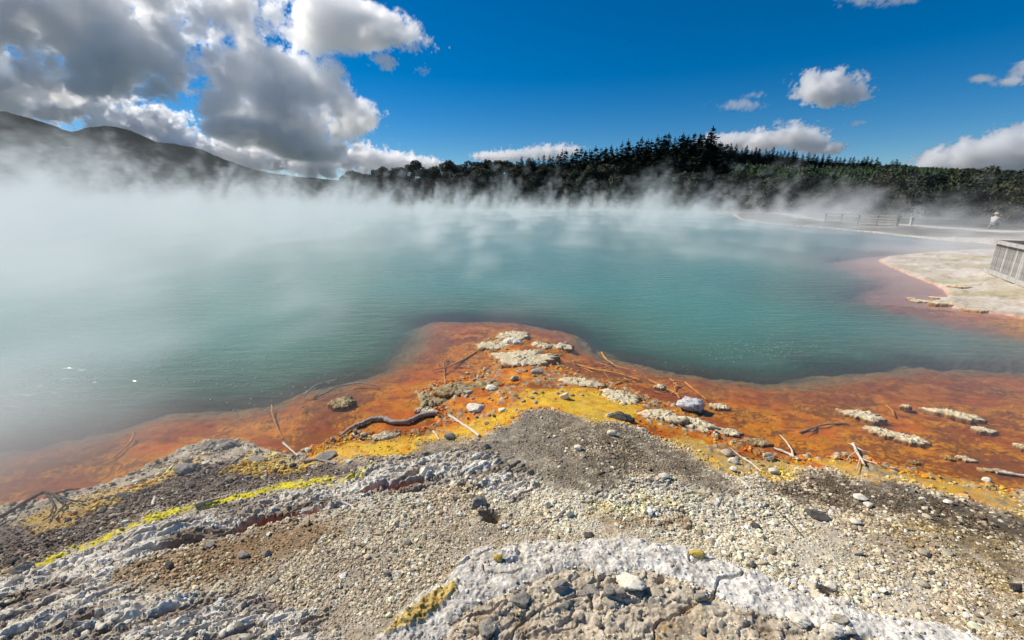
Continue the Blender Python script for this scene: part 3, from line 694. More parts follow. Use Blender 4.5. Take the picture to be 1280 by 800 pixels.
print('trees', pk, sk_, round(time.time() - T0, 1))

# ------------------------------------------------------------------ geometry-node scatter of one small mesh on given points (stuff only)
def scatter_stuff(name, P_, scl, rot, col, mat, variants, label=None):
    me = bpy.data.meshes.new(name); me.vertices.add(len(P_)); me.vertices.foreach_set('co', np.asarray(P_, np.float32).ravel())
    set_attr(me, 'scl', scl, 'FLOAT_VECTOR'); set_attr(me, 'rot', rot, 'FLOAT_VECTOR')
    if col is not None: set_attr(me, 'col', col, 'COLOR')
    o = link(name, me)
    ng = bpy.data.node_groups.new(name, 'GeometryNodeTree')
    ng.interface.new_socket('Geometry', in_out='INPUT', socket_type='NodeSocketGeometry'); ng.interface.new_socket('Geometry', in_out='OUTPUT', socket_type='NodeSocketGeometry')
    b = NB(ng); gi = b.node('NodeGroupInput'); go = b.node('NodeGroupOutput')
    j = b.node('GeometryNodeJoinGeometry')
    for v_ in variants(b): ng.links.new(v_, j.inputs[0])
    ip = b.node('GeometryNodeInstanceOnPoints'); ng.links.new(gi.outputs[0], ip.inputs['Points']); ng.links.new(j.outputs[0], ip.inputs['Instance'])
    ip.inputs['Pick Instance'].default_value = True
    def na(nm):
        n = b.node('GeometryNodeInputNamedAttribute'); n.data_type = 'FLOAT_VECTOR'; n.inputs['Name'].default_value = nm; return n.outputs['Attribute']
    ng.links.new(na('scl'), ip.inputs['Scale'])
    er = b.node('FunctionNodeEulerToRotation'); ng.links.new(na('rot'), er.inputs[0]); ng.links.new(er.outputs[0], ip.inputs['Rotation'])
    sm = b.node('GeometryNodeSetMaterial'); sm.inputs['Material'].default_value = mat
    ng.links.new(ip.outputs[0], sm.inputs[0]); ng.links.new(sm.outputs[0], go.inputs[0])
    o.modifiers.new('scatter', 'NODES').node_group = ng
    tag(o, label, kind='stuff'); return o
def rock_variants(sub=2, n=6, amp=.45, flat=.7):
    def f(b):
        r_ = []
        for i in range(n):
            ic = b.node('GeometryNodeMeshIcoSphere'); ic.inputs['Subdivisions'].default_value = sub; ic.inputs['Radius'].default_value = 1
            pos = b.node('GeometryNodeInputPosition').outputs[0]
            off = b.v('ADD', pos, (i * 3.1, i * 1.7, i * 5.3))
            nn = b.noise(off, .9, 1, .5, 0, 'Color'); d = b.v('SCALE', b.v('SUBTRACT', nn, (.5, .5, .5)), amp * 3.2)
            cut = b.voro(off, .8); d2 = b.v('SCALE', pos, b.rng(cut, 0, 1, -.28, .25))
            sp = b.node('GeometryNodeSetPosition'); b.t.links.new(ic.outputs[0], sp.inputs[0]); b.t.links.new(b.v('ADD', d, d2), sp.inputs['Offset'])
            sh = b.node('GeometryNodeSetShadeSmooth'); b.t.links.new(sp.outputs[0], sh.inputs[0]); sh.inputs['Shade Smooth'].default_value = sub > 1
            gt = b.node('GeometryNodeGeometryToInstance'); b.t.links.new(sh.outputs[0], gt.inputs[0]); r_.append(gt.outputs[0])
        return r_
    return f
def scatter_points(n, rmin, rmax, azlim=76):
    a = np.radians(RS.uniform(-azlim, azlim, n)); r = np.sqrt(RS.uniform(rmin ** 2, rmax ** 2, n)); return np.sin(a) * r, np.cos(a) * r
# gravel: density falls with distance as the stones grow too small to see
gx = []; gy = []; gs = []
for (n, r0, r1, s0) in [(150000, 1.1, 2.6, .0060), (165000, 2.6, 4.4, .0078), (95000, 4.4, 8.0, .012)]:
    x_, y_ = scatter_points(n, r0, r1); gx.append(x_); gy.append(y_); gs.append(np.full(n, s0))
gx = np.concatenate(gx); gy = np.concatenate(gy); gs = np.concatenate(gs)
keep = sdf(POOL, gx, gy) < -.02; gx, gy, gs = gx[keep], gy[keep], gs[keep]
gz, gd, ge, gm, gdd = height(gx, gy, True)
dens = 1 - .93 * gm['ridge']; dens = dens * (1 - .87 * np.clip(gm['sin1'] + gm['sin2'], 0, 1)) * (1 - .93 * gm['flat'] * (gdd['edge'] < .3)) * (1 - .93 * gdd['inn']) * (1 - .9 * gm['red']) * (1 - .9 * gm['yelp']) * (1 - .8 * gm['sulf'])
cl = fbm(gx, gy, 3.2, 3, .6, 61); dens = dens * (.22 + .78 * sstep(-.22, .10, cl + .08))
keep = (RS.rand(len(gx)) < dens) & (gd < -.02)
gx, gy, gz, gs, gd, ge = gx[keep], gy[keep], gz[keep], gs[keep], gd[keep], ge[keep]
gm = {k: v_[keep] for k, v_ in gm.items()}; gdd = {k: v_[keep] for k, v_ in gdd.items()}
n = len(gx); size = gs * np.exp(RS.randn(n) * .42); size *= 1 - .4 * gm['dark1']; big = RS.rand(n) < .012; size[big] *= 2.2; size *= .9 + .8 * fbm(gx, gy, 1.6, 3, .6, 62)
size = np.clip(size, .003, .035)
colr = albedo(gx, gy, gd, ge, gm, gdd); tint = np.exp(RS.randn(n, 1) * .38)
light = np.array([.66, .60, .48]); k = (RS.rand(n) < .17)[:, None] * .65 * (1 - .8 * gm['flat'])[:, None] * (1 - .35 * np.clip(gm['dark1'] + gm['dark2'] + gm['dark3'], 0, 1))[:, None]
colr = np.clip((colr * (1 - k) + light * k) * tint * np.array([1.28, 1.22, 1.10]), .02, .8)
scl = np.stack([size, size * RS.uniform(.65, 1, n), size * RS.uniform(.45, .8, n)], -1)
rot = np.stack([RS.randn(n) * .3, RS.randn(n) * .3, RS.rand(n) * 6.28], -1)
scatter_stuff('gravel', np.stack([gx, gy, gz + size * .25], -1), scl, rot, colr, M_GRAVEL, rock_variants(1, 7))
print('gravel', n, round(time.time() - T0, 1))

# bubbles on the lake
bx, by, bs = [], [], []
for (px0, px1, py0, py1, nn) in [(0, 130, 425, 500, 130), (60, 300, 415, 480, 260), (250, 420, 430, 520, 90), (890, 1010, 425, 450, 160), (690, 900, 440, 470, 40)]:
    for _ in range(nn):
        px = random.gauss((px0 + px1) / 2, (px1 - px0) / 3.2); py = random.gauss((py0 + py1) / 2, (py1 - py0) / 3.2)
        x_, y_ = on_z(px, py); bx.append(x_); by.append(y_); bs.append(random.uniform(.006, .017) * (1.0 if px < 500 else .8))
M_BUB, b, p = new_mat('bubble_film'); p.inputs['Base Color'].default_value = (.16, .26, .25, 1); p.inputs['Roughness'].default_value = .35
bs = np.array(bs); bl = sdf(POOL, np.array(bx), np.array(by)) > .5
def bub(b):
    ic = b.node('GeometryNodeMeshIcoSphere'); ic.inputs['Subdivisions'].default_value = 2; ic.inputs['Radius'].default_value = 1
    sh = b.node('GeometryNodeSetShadeSmooth'); b.t.links.new(ic.outputs[0], sh.inputs[0])
    gt = b.node('GeometryNodeGeometryToInstance'); b.t.links.new(sh.outputs[0], gt.inputs[0]); return [gt.outputs[0]]
Pb = np.stack([np.array(bx), np.array(by), np.zeros(len(bs))], -1)[bl]; bs = bs[bl]
scatter_stuff('bubbles', Pb, np.stack([bs, bs, bs * .7], -1), np.zeros((len(bs), 3)), None, M_BUB, bub)

# young conifers on the far slope: one mass
yx, yy, yz, yh = [], [], [], []
for _ in range(5200):
    Y = random.uniform(100, 318); px = random.uniform(890, 1340)
    if Y < shore_y(px) + 48: continue
    yx.append(u_of(px) * Y); yy.append(Y); yz.append(float(hill_z(px, Y))); yh.append(random.uniform(2.6, 4.8))
yh = np.array(yh)
def cone_variants(b):
    r_ = []
    for i in range(3):
        co = b.node('GeometryNodeMeshCone'); co.inputs['Vertices'].default_value = 9; co.inputs['Side Segments'].default_value = 7; co.inputs['Radius Bottom'].default_value = .42; co.inputs['Depth'].default_value = 1
        pos = b.node('GeometryNodeInputPosition').outputs[0]; nn = b.noise(b.v('ADD', pos, (i * 5, 0, 0)), 5, 2, .7, 0, 'Color')
        sp = b.node('GeometryNodeSetPosition'); b.t.links.new(co.outputs[0], sp.inputs[0]); b.t.links.new(b.v('MULTIPLY', b.v('SUBTRACT', nn, (.5, .5, .5)), (1.0, 1.0, .3)), sp.inputs['Offset'])
        gt = b.node('GeometryNodeGeometryToInstance'); b.t.links.new(sp.outputs[0], gt.inputs[0]); r_.append(gt.outputs[0])
    return r_
scatter_stuff('young_conifers', np.stack([yx, yy, yz], -1), np.stack([yh, yh, yh], -1), np.stack([np.zeros(len(yh)), np.zeros(len(yh)), np.random.RandomState(1).rand(len(yh)) * 6], -1), None, M_YOUNG, cone_variants)
print('young', round(time.time() - T0, 1))

# ------------------------------------------------------------------ stones, crusts and sticks
_ico = {}
def ico(sub):
    if sub not in _ico:
        bm = bmesh.new(); bmesh.ops.create_icosphere(bm, subdivisions=sub, radius=1)
        _ico[sub] = (np.array([v.co[:] for v in bm.verts]), np.array([[v.index for v in f.verts] for f in bm.faces])); bm.free()
    return _ico[sub]
def n3(V, f, seed, o=3):
    return fbm(V[:, 0] + V[:, 2] * .7, V[:, 1] - V[:, 2] * .6, f, o, .55, seed) + fbm(V[:, 1] + 3 + V[:, 2], V[:, 0] * .5 + V[:, 2], f, o, .55, seed + 1)
def rock_mesh(name, size, seed, sub=3, rough=.22, cuts=7):
    V, Fc = ico(sub); V = V.copy(); r = np.random.RandomState(seed)
    for _ in range(cuts):
        d = r.randn(3); d /= np.linalg.norm(d); k = r.uniform(.5, .85); s_ = V @ d; V = V - np.outer(np.clip(s_ - k, 0, None), d) * .9
    V = V * (1 + rough * n3(V, 1.6, seed)[:, None] + rough * .45 * n3(V, 5, seed + 3)[:, None])
    if sub >= 4: V = V * (1 + .16 * (ridged(V[:, 0] * 1.2 + V[:, 2], V[:, 1] - V[:, 2], 1.8, 3, seed) - .5)[:, None])
    return mesh_np(name, V * np.array(size), Fc, sub >= 3)
def crust_mesh(name, a, b_, h, seed, nr=30, na_=84, spike=1.0):
    """ragged, knobbly plate of mineral crust, a x b metres across and h high"""
    t_ = np.linspace(0, 1, nr); th = np.linspace(0, 2 * np.pi, na_, endpoint=False); T, TH = np.meshgrid(t_, th, indexing='ij')
    cx, sx = np.cos(TH), np.sin(TH)
    ex = .92 + .55 * fbm(cx * 1.1 + seed, sx * 1.1, 1.2, 3, .6, seed) + .30 * fbm(cx * 5, sx * 5, 1.5, 2, .6, seed + 2) + .16 * fbm(cx * 14, sx * 14, 1.3, 1, .6, seed + 3)
    ex = np.clip(ex, .45, 1.5)
    X = cx * T * a * ex; Y = sx * T * b_ * ex
    prof = np.clip(1 - T ** 5, 0, 1) ** .5
    sc = 1 / max(.02, min(.06, b_ * .35))
    f1, f21, cid = cells(X + seed, Y, sc, seed % 7); g = fbm(X, Y, 34, 3, .65, seed)
    g1, g21, gid = cells(X * 1.0 + 9, Y + seed, sc * 2.3, 3); kn = (np.clip(.62 - f1, 0, 1) * (.2 + cid) * .55 + np.clip(.6 - g1, 0, 1) * .38 * gid + .22 * ridged(X, Y, sc * .8, 3, seed)) * (.5 + .9 * sstep(-.2, .3, fbm(X, Y, sc * .35, 2, .6, seed + 8)))
    big = np.clip(.55 + 1.1 * fbm(X + seed, Y, min(5, .6 / b_), 3, .6, seed + 5), .1, 2)
    Z = prof * h * big + prof * kn * .042 * spike * min(1.4, b_ * 9) + g * .012 * prof + .008 * prof
    Z = np.where(T >= .999, -.06, Z)
    V = np.stack([X.ravel(), Y.ravel(), Z.ravel()], -1)
    return mesh_np(name, V, grid_faces(nr, na_, True))
def scale_at(px, py, z=.1):
    """metres per photo pixel across, at the ground point seen there"""
    x, y = on_z(px, py, z); dd_ = math.hypot(y, 0) * math.cos(PITCH) + (CAM_H - z) * math.sin(PITCH); return dd_ / F
def stone(px, py, wpx, hpx, mat, label, seed, sink=.25, elong=1.0, rz=None, group=None, name='stone', sub=3, tilt=0.0, cat='stone'):
    x, y, z = ground_pt(px, py); s_ = scale_at(px, py, z); w_ = wpx * s_ / 2; h_ = max(hpx * s_ / 2, w_ * .3) * .95
    me = rock_mesh(name, (w_ * 1.05, w_ * elong, h_), seed, sub)
    o = link(name, me, mat, loc=(x, y, max(z, -.02) + h_ * (1 - 2 * sink)), rot=(tilt, tilt * .5, rz if rz is not None else random.uniform(-.5, .5)))
    return tag(o, label, cat, group)
def crust(px, py, wpx, dpx, hpx, mat, label, seed, rz=0.0, spike=1.0, group=None, floor=0.0):
    x, y, z = ground_pt(px, py); s_ = scale_at(px, py, 0)
    if z < 0: x, y = on_z(px, py, .01); z = 0
    xa, ya = on_z(px, py - dpx / 2, 0); xb, yb = on_z(px, py + dpx / 2, 0)
    me = crust_mesh('crust', wpx * s_ / 2 * .94, abs(ya - yb) / 2 * .86, hpx * s_ * .6, seed, spike=spike)
    return tag(link('crust', me, mat, loc=(x, y, max(z, floor)), rot=(0, 0, rz)), label, 'mineral crust', group)

crust(1078, 519, 50, 15, 3, M_CRUST, 'pale spiky crust island in the orange shallows, leftmost of the right-hand group', 1, rz=-.45)
crust(1104, 540, 40, 15, 3, M_CRUST, 'spiky crust island just below the leftmost one, joined to a larger plate on its right', 2, rz=-.5)
crust(1131, 547, 52, 16, 3, M_CRUST, 'largest grey spiky crust plate in the orange shallows', 3, rz=-.4)
crust(1192, 517, 60, 13, 3, M_CRUST, 'long yellowish crust island with a raised knob near its middle', 4, rz=-.55)
crust(1229, 537, 28, 9, 3, M_CRUST, 'small spiky crust island between the long yellowish one and the frame edge', 5, rz=-.4)
crust(1277, 558, 16, 10, 4, M_CRUST, 'crust lump at the far right edge of the orange shallows', 6)
crust(1133, 508, 14, 5, 3, M_CRUST, 'tiny crust knob alone in open orange water between two crust islands', 7)
crust(427, 503, 36, 17, 5, M_CRUST_D, 'dark brown crust island in the orange shallows left of the peninsula', 8, rz=.35)
crust(640, 420, 46, 14, 3, M_CRUST, 'cream crust plate at the outermost tip of the peninsula', 9, rz=.3)
crust(618, 432, 50, 12, 3, M_CRUST, 'cream crust plate with a long left point on the peninsula tip', 10, rz=.2)
crust(655, 449, 84, 24, 5, M_CRUST, 'broad pitted cream crust covering the neck of the peninsula tip', 11, rz=-.1)
crust(640, 427, 26, 8, 5, M_STONE_W, 'white rounded crust boss on the peninsula tip', 12, spike=.5)
crust(678, 432, 30, 8, 3, M_CRUST, 'small cream crust finger right of the white boss', 13, rz=-.2)
crust(703, 434, 32, 8, 3, M_CRUST, 'thin cream crust spur reaching right into blue water', 14, rz=-.2)
crust(540, 500, 44, 22, 5, M_CRUST_D, 'dark knobbly crust heap on the left shoulder of the peninsula', 15, rz=.2)
crust(533, 512, 30, 10, 5, M_CRUST, 'pale olive crust lump just above the driftwood branch', 16, rz=.1)
crust(570, 487, 60, 16, 4, M_CRUST_D, 'brown crumbly crust bank along the upper left of the yellow flat', 17, rz=.3)
crust(610, 482, 40, 12, 4, M_CRUST_D, 'brown crust knobs in the middle of the peninsula flat', 18, rz=.1)
crust(725, 478, 60, 14, 4, M_CRUST, 'cream crust ridge along the right edge of the yellow flat', 19, rz=-.35)
crust(775, 497, 60, 22, 5, M_CRUST, 'beige branching crust ridge running down towards the silver rock', 20, rz=-.5)
crust(830, 522, 60, 18, 6, M_CRUST, 'thick yellowish crust bank directly left of the silver rock', 21, rz=-.3)
crust(868, 531, 50, 18, 6, M_CRUST, 'spiky crust bank below the silver rock', 22, rz=-.3)
crust(909, 540, 36, 11, 4, M_CRUST, 'pale fringed crust tongue right below the silver rock', 23, rz=-.2)
crust(898, 508, 26, 9, 4, M_CRUST, 'spiky crust islet in dark orange water right of the silver rock', 24, rz=-.3)
crust(824, 483, 15, 6, 3, M_CRUST, 'tiny pale crust islet in the red-orange water above the silver rock', 25)
crust(480, 546, 36, 12, 5, M_CRUST, 'pale crust mound on the yellow flat below the driftwood branch', 26, rz=.3)
crust(1207, 573, 22, 8, 3, M_CRUST, 'small crust patch breaking the water near the right shore', 27, rz=-.4)
crust(1185, 572, 16, 6, 2, M_CRUST_D, 'brownish crust patch at the water line beside the small pale one', 28, rz=-.4)
crust(1143, 577, 16, 6, 2, M_CRUST_D, 'low brown crust patch in the shallow rim below the largest plate', 29)
crust(945, 552, 40, 12, 4, M_CRUST_D, 'brown crust bank at the water edge left of the forked twig', 30, rz=-.2)
crust(1246, 588, 40, 7, 2, M_CRUST, 'pale slab-like crust strip at the shore near the right edge', 31, rz=-.2)
crust(272, 557, 52, 18, 7, M_STONE_G, 'grey white rock shelf standing at the left shore point', 32, rz=.3, spike=.5)
crust(1198, 358, 22, 4, 1, M_CRUST, 'low pale crust islet in pink shallows beside the far terrace', 33, spike=.6)
for i, (px, py, wp, dp, lb) in enumerate([(1150, 376, 26, 4, 'long thin crust shelf at the foot of the pale far terrace'), (1172, 372, 16, 3, 'small crust shelf stepping up to the pale far terrace'), (1185, 380, 40, 4, 'crust ledge along the lower edge of the pale far terrace'), (1140, 373, 10, 2, 'tiny crust islet left of the far terrace shelves'), (1228, 388, 40, 4, 'crust ledge at the right end of the far terrace edge')]):
    crust(px, py, wp, dp, 1.2, M_CRUST, lb, 60 + i, rz=-.2, spike=.7)
print('crusts', round(time.time() - T0, 1))

SILV = simple_mat('silver_rock', (.50, .50, .50), (.80, .79, .76), 14, .6, 1.0, .02, 4, (.14, .14, .15))
ST = [
 (861, 510, 34, 20, SILV, 'silvery white wrinkled rock standing at the edge of the orange water', .2),
 (778, 524, 30, 13, M_STONE_D, 'dark stone with a white left end beside the yellow flat', .25),
 (763, 520, 12, 9, M_STONE_W, 'white stone touching the left end of the dark stone', .25),
 (765, 544, 12, 10, M_STONE_W, 'flat white stone on dark gravel below the dark stone', .2),
 (723, 562, 11, 9, M_STONE_W, 'white angular stone lying alone on the grey gravel slope', .2),
 (706, 498, 12, 13, M_STONE_W, 'upright white stone on the yellow algae flat', .2),
 (628, 513, 11, 5, M_STONE_W, 'small flat white stone on the yellow flat above the grey gravel', .25),
 (595, 511, 22, 9, M_STONE_W, 'white crumbly stone in the middle of the yellow flat', .25),
 (614, 486, 18, 7, M_STONE_W, 'white edged stone on the orange flat below the broad crust', .25),
 (648, 457, 10, 7, M_STONE_W, 'rounded white stone on the lower rim of the broad crust', .2),
 (577, 486, 12, 5, M_STONE_B, 'buff slab on the upper left of the yellow flat', .3),
 (585, 491, 14, 5, M_STONE_B, 'buff slab just right of and below another buff slab', .3),
 (672, 466, 16, 8, M_STONE_B, 'beige lump on orange ground right of the rounded white stone', .2),
 (643, 475, 12, 8, M_STONE_B, 'beige lump at the upper edge of the yellow flat', .2),
 (563, 547, 16, 10, M_STONE_G, 'grey stone where the yellow flat meets the grey gravel', .2),
 (609, 560, 8, 9, M_STONE_G, 'pale grey upright stone on gravel right of the bleached stick', .15),
 (408, 571, 22, 9, M_STONE_G, 'smooth grey green stone on the left end of the yellow flat', .3),
 (437, 578, 9, 6, M_STONE_W, 'small white stone right of the smooth grey green one', .2),
 (321, 575, 24, 8, M_STONE_G, 'flat grey rock slab on dark gravel behind the left shore', .3),
 (230, 590, 26, 14, M_STONE_G, 'double humped grey rock on the left shore', .25),
 (243, 585, 12, 11, M_STONE_G, 'rounded pale grey rock resting against the double humped one', .2),
 (233, 578, 14, 9, M_STONE_G, 'small grey rock above the double humped one', .25),
 (153, 621, 24, 7, M_STONE_D, 'dark green elongated stone on the left shore', .25),
 (30, 712, 20, 14, M_STONE_G, 'dark grey cobble in the lower left beside a white twig', .25),
 (18, 703, 14, 9, M_STONE_D, 'dark cobble left of the white twig', .25),
 (22, 723, 16, 9, M_STONE_G, 'grey cobble below the white twig', .25),
 (597, 634, 22, 17, M_STONE_G, 'grey rounded stone on the rim of the dark hole', .15),
 (684, 634, 9, 9, M_STONE_W, 'white stone casting a sharp shadow left of the short stick', .1),
 (712, 645, 12, 10, M_STONE_W, 'white stone lying beside the short leaning stick', .15),
 (686, 688, 9, 8, M_STONE_W, 'small white stone above the middle of the terrace rim', .15),
 (735, 670, 13, 6, M_STONE_D, 'thin dark brown chip on gravel above the terrace rim', .2),
 (510, 680, 11, 9, M_STONE_B, 'buff pebble on the brown gravel slope left of the rim', .15),
 (560, 677, 9, 7, M_STONE_B, 'buff pebble halfway between the dark hole and the yellow patch', .15),
 (623, 700, 14, 10, M_STONE_Y, 'yellow stone sitting on top of the terrace rim', .15),
 (871, 694, 18, 9, M_STONE_Y, 'yellow stained rock at the back of the right part of the rim', .2),
 (875, 750, 15, 13, M_STONE_G, 'dark grey rock with a pale face in the rubble inside the rim', .2),
 (788, 731, 34, 13, M_STONE_W, 'large pale wedge shaped slab inside the terrace rim', .25),
 (762, 741, 18, 13, M_STONE_G, 'grey block inside the rim left of the pale wedge slab', .25),
 (776, 744, 16, 11, M_STONE_G, 'smaller grey block between the wedge slab and its neighbour', .25),
 (735, 741, 36, 10, M_STONE_G, 'long grey brown slab inside the terrace rim', .35),
 (700, 736, 22, 9, M_STONE_G, 'flat grey brown slab left of the long slab inside the rim', .35),
 (760, 757, 20, 11, M_STONE_B, 'buff block below the grey blocks inside the rim', .3),
 (746, 779, 14, 9, M_STONE_B, 'tan block above the lower grey slab inside the rim', .3),
 (820, 742, 18, 8, M_STONE_B, 'tan slab among the rubble right of the pale wedge slab', .35),
 (650, 752, 26, 16, M_STONE_G, 'dark grey clod in the shadowed left corner inside the rim', .35),
 (610, 788, 30, 14, M_STONE_G, 'dark clod at the bottom edge under the left arm of the rim', .4),
 (998, 777, 26, 13, M_STONE_W, 'pale slab leaning against the inner face of the right rim', .3),
 (1048, 776, 22, 11, M_STONE_B, 'buff slab at the inner foot of the right rim', .3),
 (1040, 790, 22, 12, M_STONE_W, 'white rounded stone near the bottom edge under the right rim', .3),
 (1060, 792, 16, 12, M_STONE_W, 'white stone touching the rounded one near the bottom edge', .3),
 (1040, 735, 14, 12, M_STONE_W, 'white lip stone beside the black hollow in the right rim', .2),
 (967, 591, 14, 9, M_STONE_W, 'white oval stone at the yellow shore right of the second stick', .15),
 (917, 578, 13, 9, M_STONE_W, 'white stone on yellow ground at the top of the dark gravel', .15),
 (917, 588, 9, 7, M_STONE_W, 'small white stone just below another white one at the dark gravel', .15),
 (908, 567, 16, 7, M_STONE_B, 'elongated pale stone at the water edge above the dark gravel', .2),
 (1076, 624, 15, 8, M_STONE_W, 'cream oval stone in the middle of the right dark gravel', .15),
 (1085, 633, 12, 7, M_STONE_W, 'cream stone just below the oval one on dark gravel', .15),
 (1185, 629, 11, 7, M_STONE_W, 'white oval stone on the dark gravel near the right edge', .15),
 (1153, 625, 9, 5, M_STONE_W, 'small white stone in the dark gravel left of a white oval', .15),
 (1233, 600, 10, 6, M_STONE_W, 'white stone on yellow mud at the right shore', .15),
 (960, 573, 18, 10, M_STONE_B, 'beige lump at the water edge beside the forked twig', .2),
 (830, 597, 14, 8, M_STONE_W, 'pale stone in a small dark dip below the dark gravel band', .2),
 (1069, 654, 13, 8, M_STONE_W, 'white stone with a dark hollow behind it, right of the white patch', .15),
 (1155, 692, 15, 8, M_STONE_B, 'cream flat stone beside a black hollow on the right gravel', .15),
 (1183, 693, 13, 7, M_STONE_B, 'cream flat stone right of the one beside the black hollow', .2),
 (1072, 693, 12, 8, M_STONE_B, 'buff stone in the middle of the pale right gravel', .15),
 (1155, 732, 14, 9, M_STONE_B, 'buff stone on pale gravel above the right end of the rim', .15),
 (944, 660, 14, 7, M_STONE_D, 'dark leaf shaped stone on pale gravel', .2),
 (1023, 646, 26, 6, M_STONE_D, 'long dark reddish chip on the pale gravel', .25),
 (1268, 738, 12, 16, M_STONE_D, 'dark stub on the gravel at the right edge', .15),
 (938, 708, 14, 9, M_STONE_B, 'buff pebble beside a dark hollow behind the rim', .15),
 (955, 706, 12, 8, M_STONE_B, 'round buff pebble right of the one behind the rim', .15),
 (213, 709, 14, 9, M_STONE_D, 'dark pebble on the brown gravel of the lower left', .15),
 (305, 695, 16, 8, M_STONE_G, 'grey elongated pebble on brown gravel below the red cleft', .15),
 (333, 693, 10, 7, M_STONE_G, 'grey pebble right of an elongated one below the red cleft', .15),
 (262, 683, 12, 6, M_STONE_G, 'grey pebble on brown gravel just under the cleft', .15),
 (116, 741, 14, 9, M_STONE_G, 'grey cobble on streaked white rock in the lower left', .2),
 (342, 729, 12, 8, M_STONE_G, 'grey pebble on the lower left slope where brown turns white', .15),
 (484, 719, 10, 8, M_STONE_G, 'grey pebble on the slope above the yellow patch', .15),
]
for i, (px, py, wp, hp, mt, lb, sk) in enumerate(ST):
    stone(px, py, wp, hp, mt, lb, 300 + i, sk, elong=random.uniform(.6, .95), sub=4 if wp > 17 else 3)
# scattered look-alikes
def scatter_stones(n, poly, wr, mats, label, group, seed):
    pp = np.array(poly, float); r = np.random.RandomState(seed); k = 0; meshes = [rock_mesh('stone', (1, .8, .55), seed + i, 2) for i in range(4)]
    while k < n:
        px = r.uniform(pp[:, 0].min(), pp[:, 0].max()); py = r.uniform(pp[:, 1].min(), pp[:, 1].max())
        if sdf(pp, np.array([px]), np.array([py]))[0] < 0: continue
        x, y, z = ground_pt(px, py); s_ = scale_at(px, py, z) * r.uniform(*wr) / 2; mi = r.randint(len(mats))
        me = meshes[r.randint(4)]
        if mi: me = me_for(me, mats[mi])
        elif not me.materials: me.materials.append(mats[0])
        o = link('stone', me, None, loc=(x, y, z + s_ * .15), rot=(r.randn() * .2, r.randn() * .2, r.rand() * 6.28), scale=(s_, s_, s_)); tag(o, label, 'stone', group); k += 1
_mf = {}
def me_for(me, mat):
    key = (me.name, mat.name)
    if key not in _mf: c = me.copy(); c.materials.clear(); c.materials.append(mat); _mf[key] = c
    return _mf[key]
scatter_stones(34, [(480, 640), (640, 660), (600, 700), (500, 790), (400, 790), (300, 720), (400, 660)], (5, 9), [M_STONE_B, M_STONE_G], 'small buff or grey pebble loose on the brown gravel slope left of the terrace rim', 'pebbles on the left gravel slope', 1)
scatter_stones(46, [(760, 600), (960, 600), (1080, 650), (1270, 760), (1270, 795), (1080, 740), (900, 680), (700, 680)], (5, 10), [M_STONE_W, M_STONE_B, M_STONE_G], 'small pale pebble loose on the right gravel behind the terrace rim', 'pebbles on the right gravel slope', 2)
scatter_stones(22, [(620, 740), (760, 730), (900, 740), (1010, 795), (620, 795)], (6, 13), [M_STONE_G, M_STONE_B], 'broken rock chip in the rubble inside the curved rim', 'chips inside the terrace rim', 3)
scatter_stones(26, [(1000, 605), (1260, 645), (1260, 690), (1100, 650)], (4, 7), [M_STONE_B, M_STONE_W], 'small cream pebble on the dark brown gravel at the right', 'pebbles on the right dark gravel', 4)
scatter_stones(30, [(60, 650), (200, 600), (300, 575), (400, 580), (250, 615), (100, 665), (0, 700)], (6, 12), [M_STONE_G, M_STONE_D], 'grey or dark stone chip in the dark gravel of the left shore', 'chips on the left shore', 5)
scatter_stones(24, [(560, 500), (640, 485), (760, 490), (700, 510), (600, 535), (560, 530)], (4, 8), [M_STONE_B, M_CRUST_D], 'small beige nodule sitting on the yellow flat', 'nodules on the yellow flat', 6)
scatter_stones(46, [(600, 432), (640, 410), (715, 430), (760, 475), (860, 510), (930, 545), (880, 540), (800, 520), (700, 470), (640, 470), (560, 490), (530, 500)], (4, 10), [M_CRUST, M_CRUST_D], 'small broken crust fragment on the orange spit between the larger crusts', 'crust fragments on the spit', 9)
scatter_stones(20, [(670, 530), (760, 545), (850, 590), (700, 600)], (4, 7), [M_STONE_G, M_STONE_W], 'small light pebble on the dark grey gravel tongue', 'pebbles on the grey gravel tongue', 7)
scatter_stones(40, [(0, 740), (150, 750), (330, 760), (360, 800), (0, 800)], (6, 14), [M_STONE_G, M_STONE_W], 'rough grey rock chip on the streaked white rock of the lower left', 'chips on the lower left rock', 8)
print('stones', round(time.time() - T0, 1))

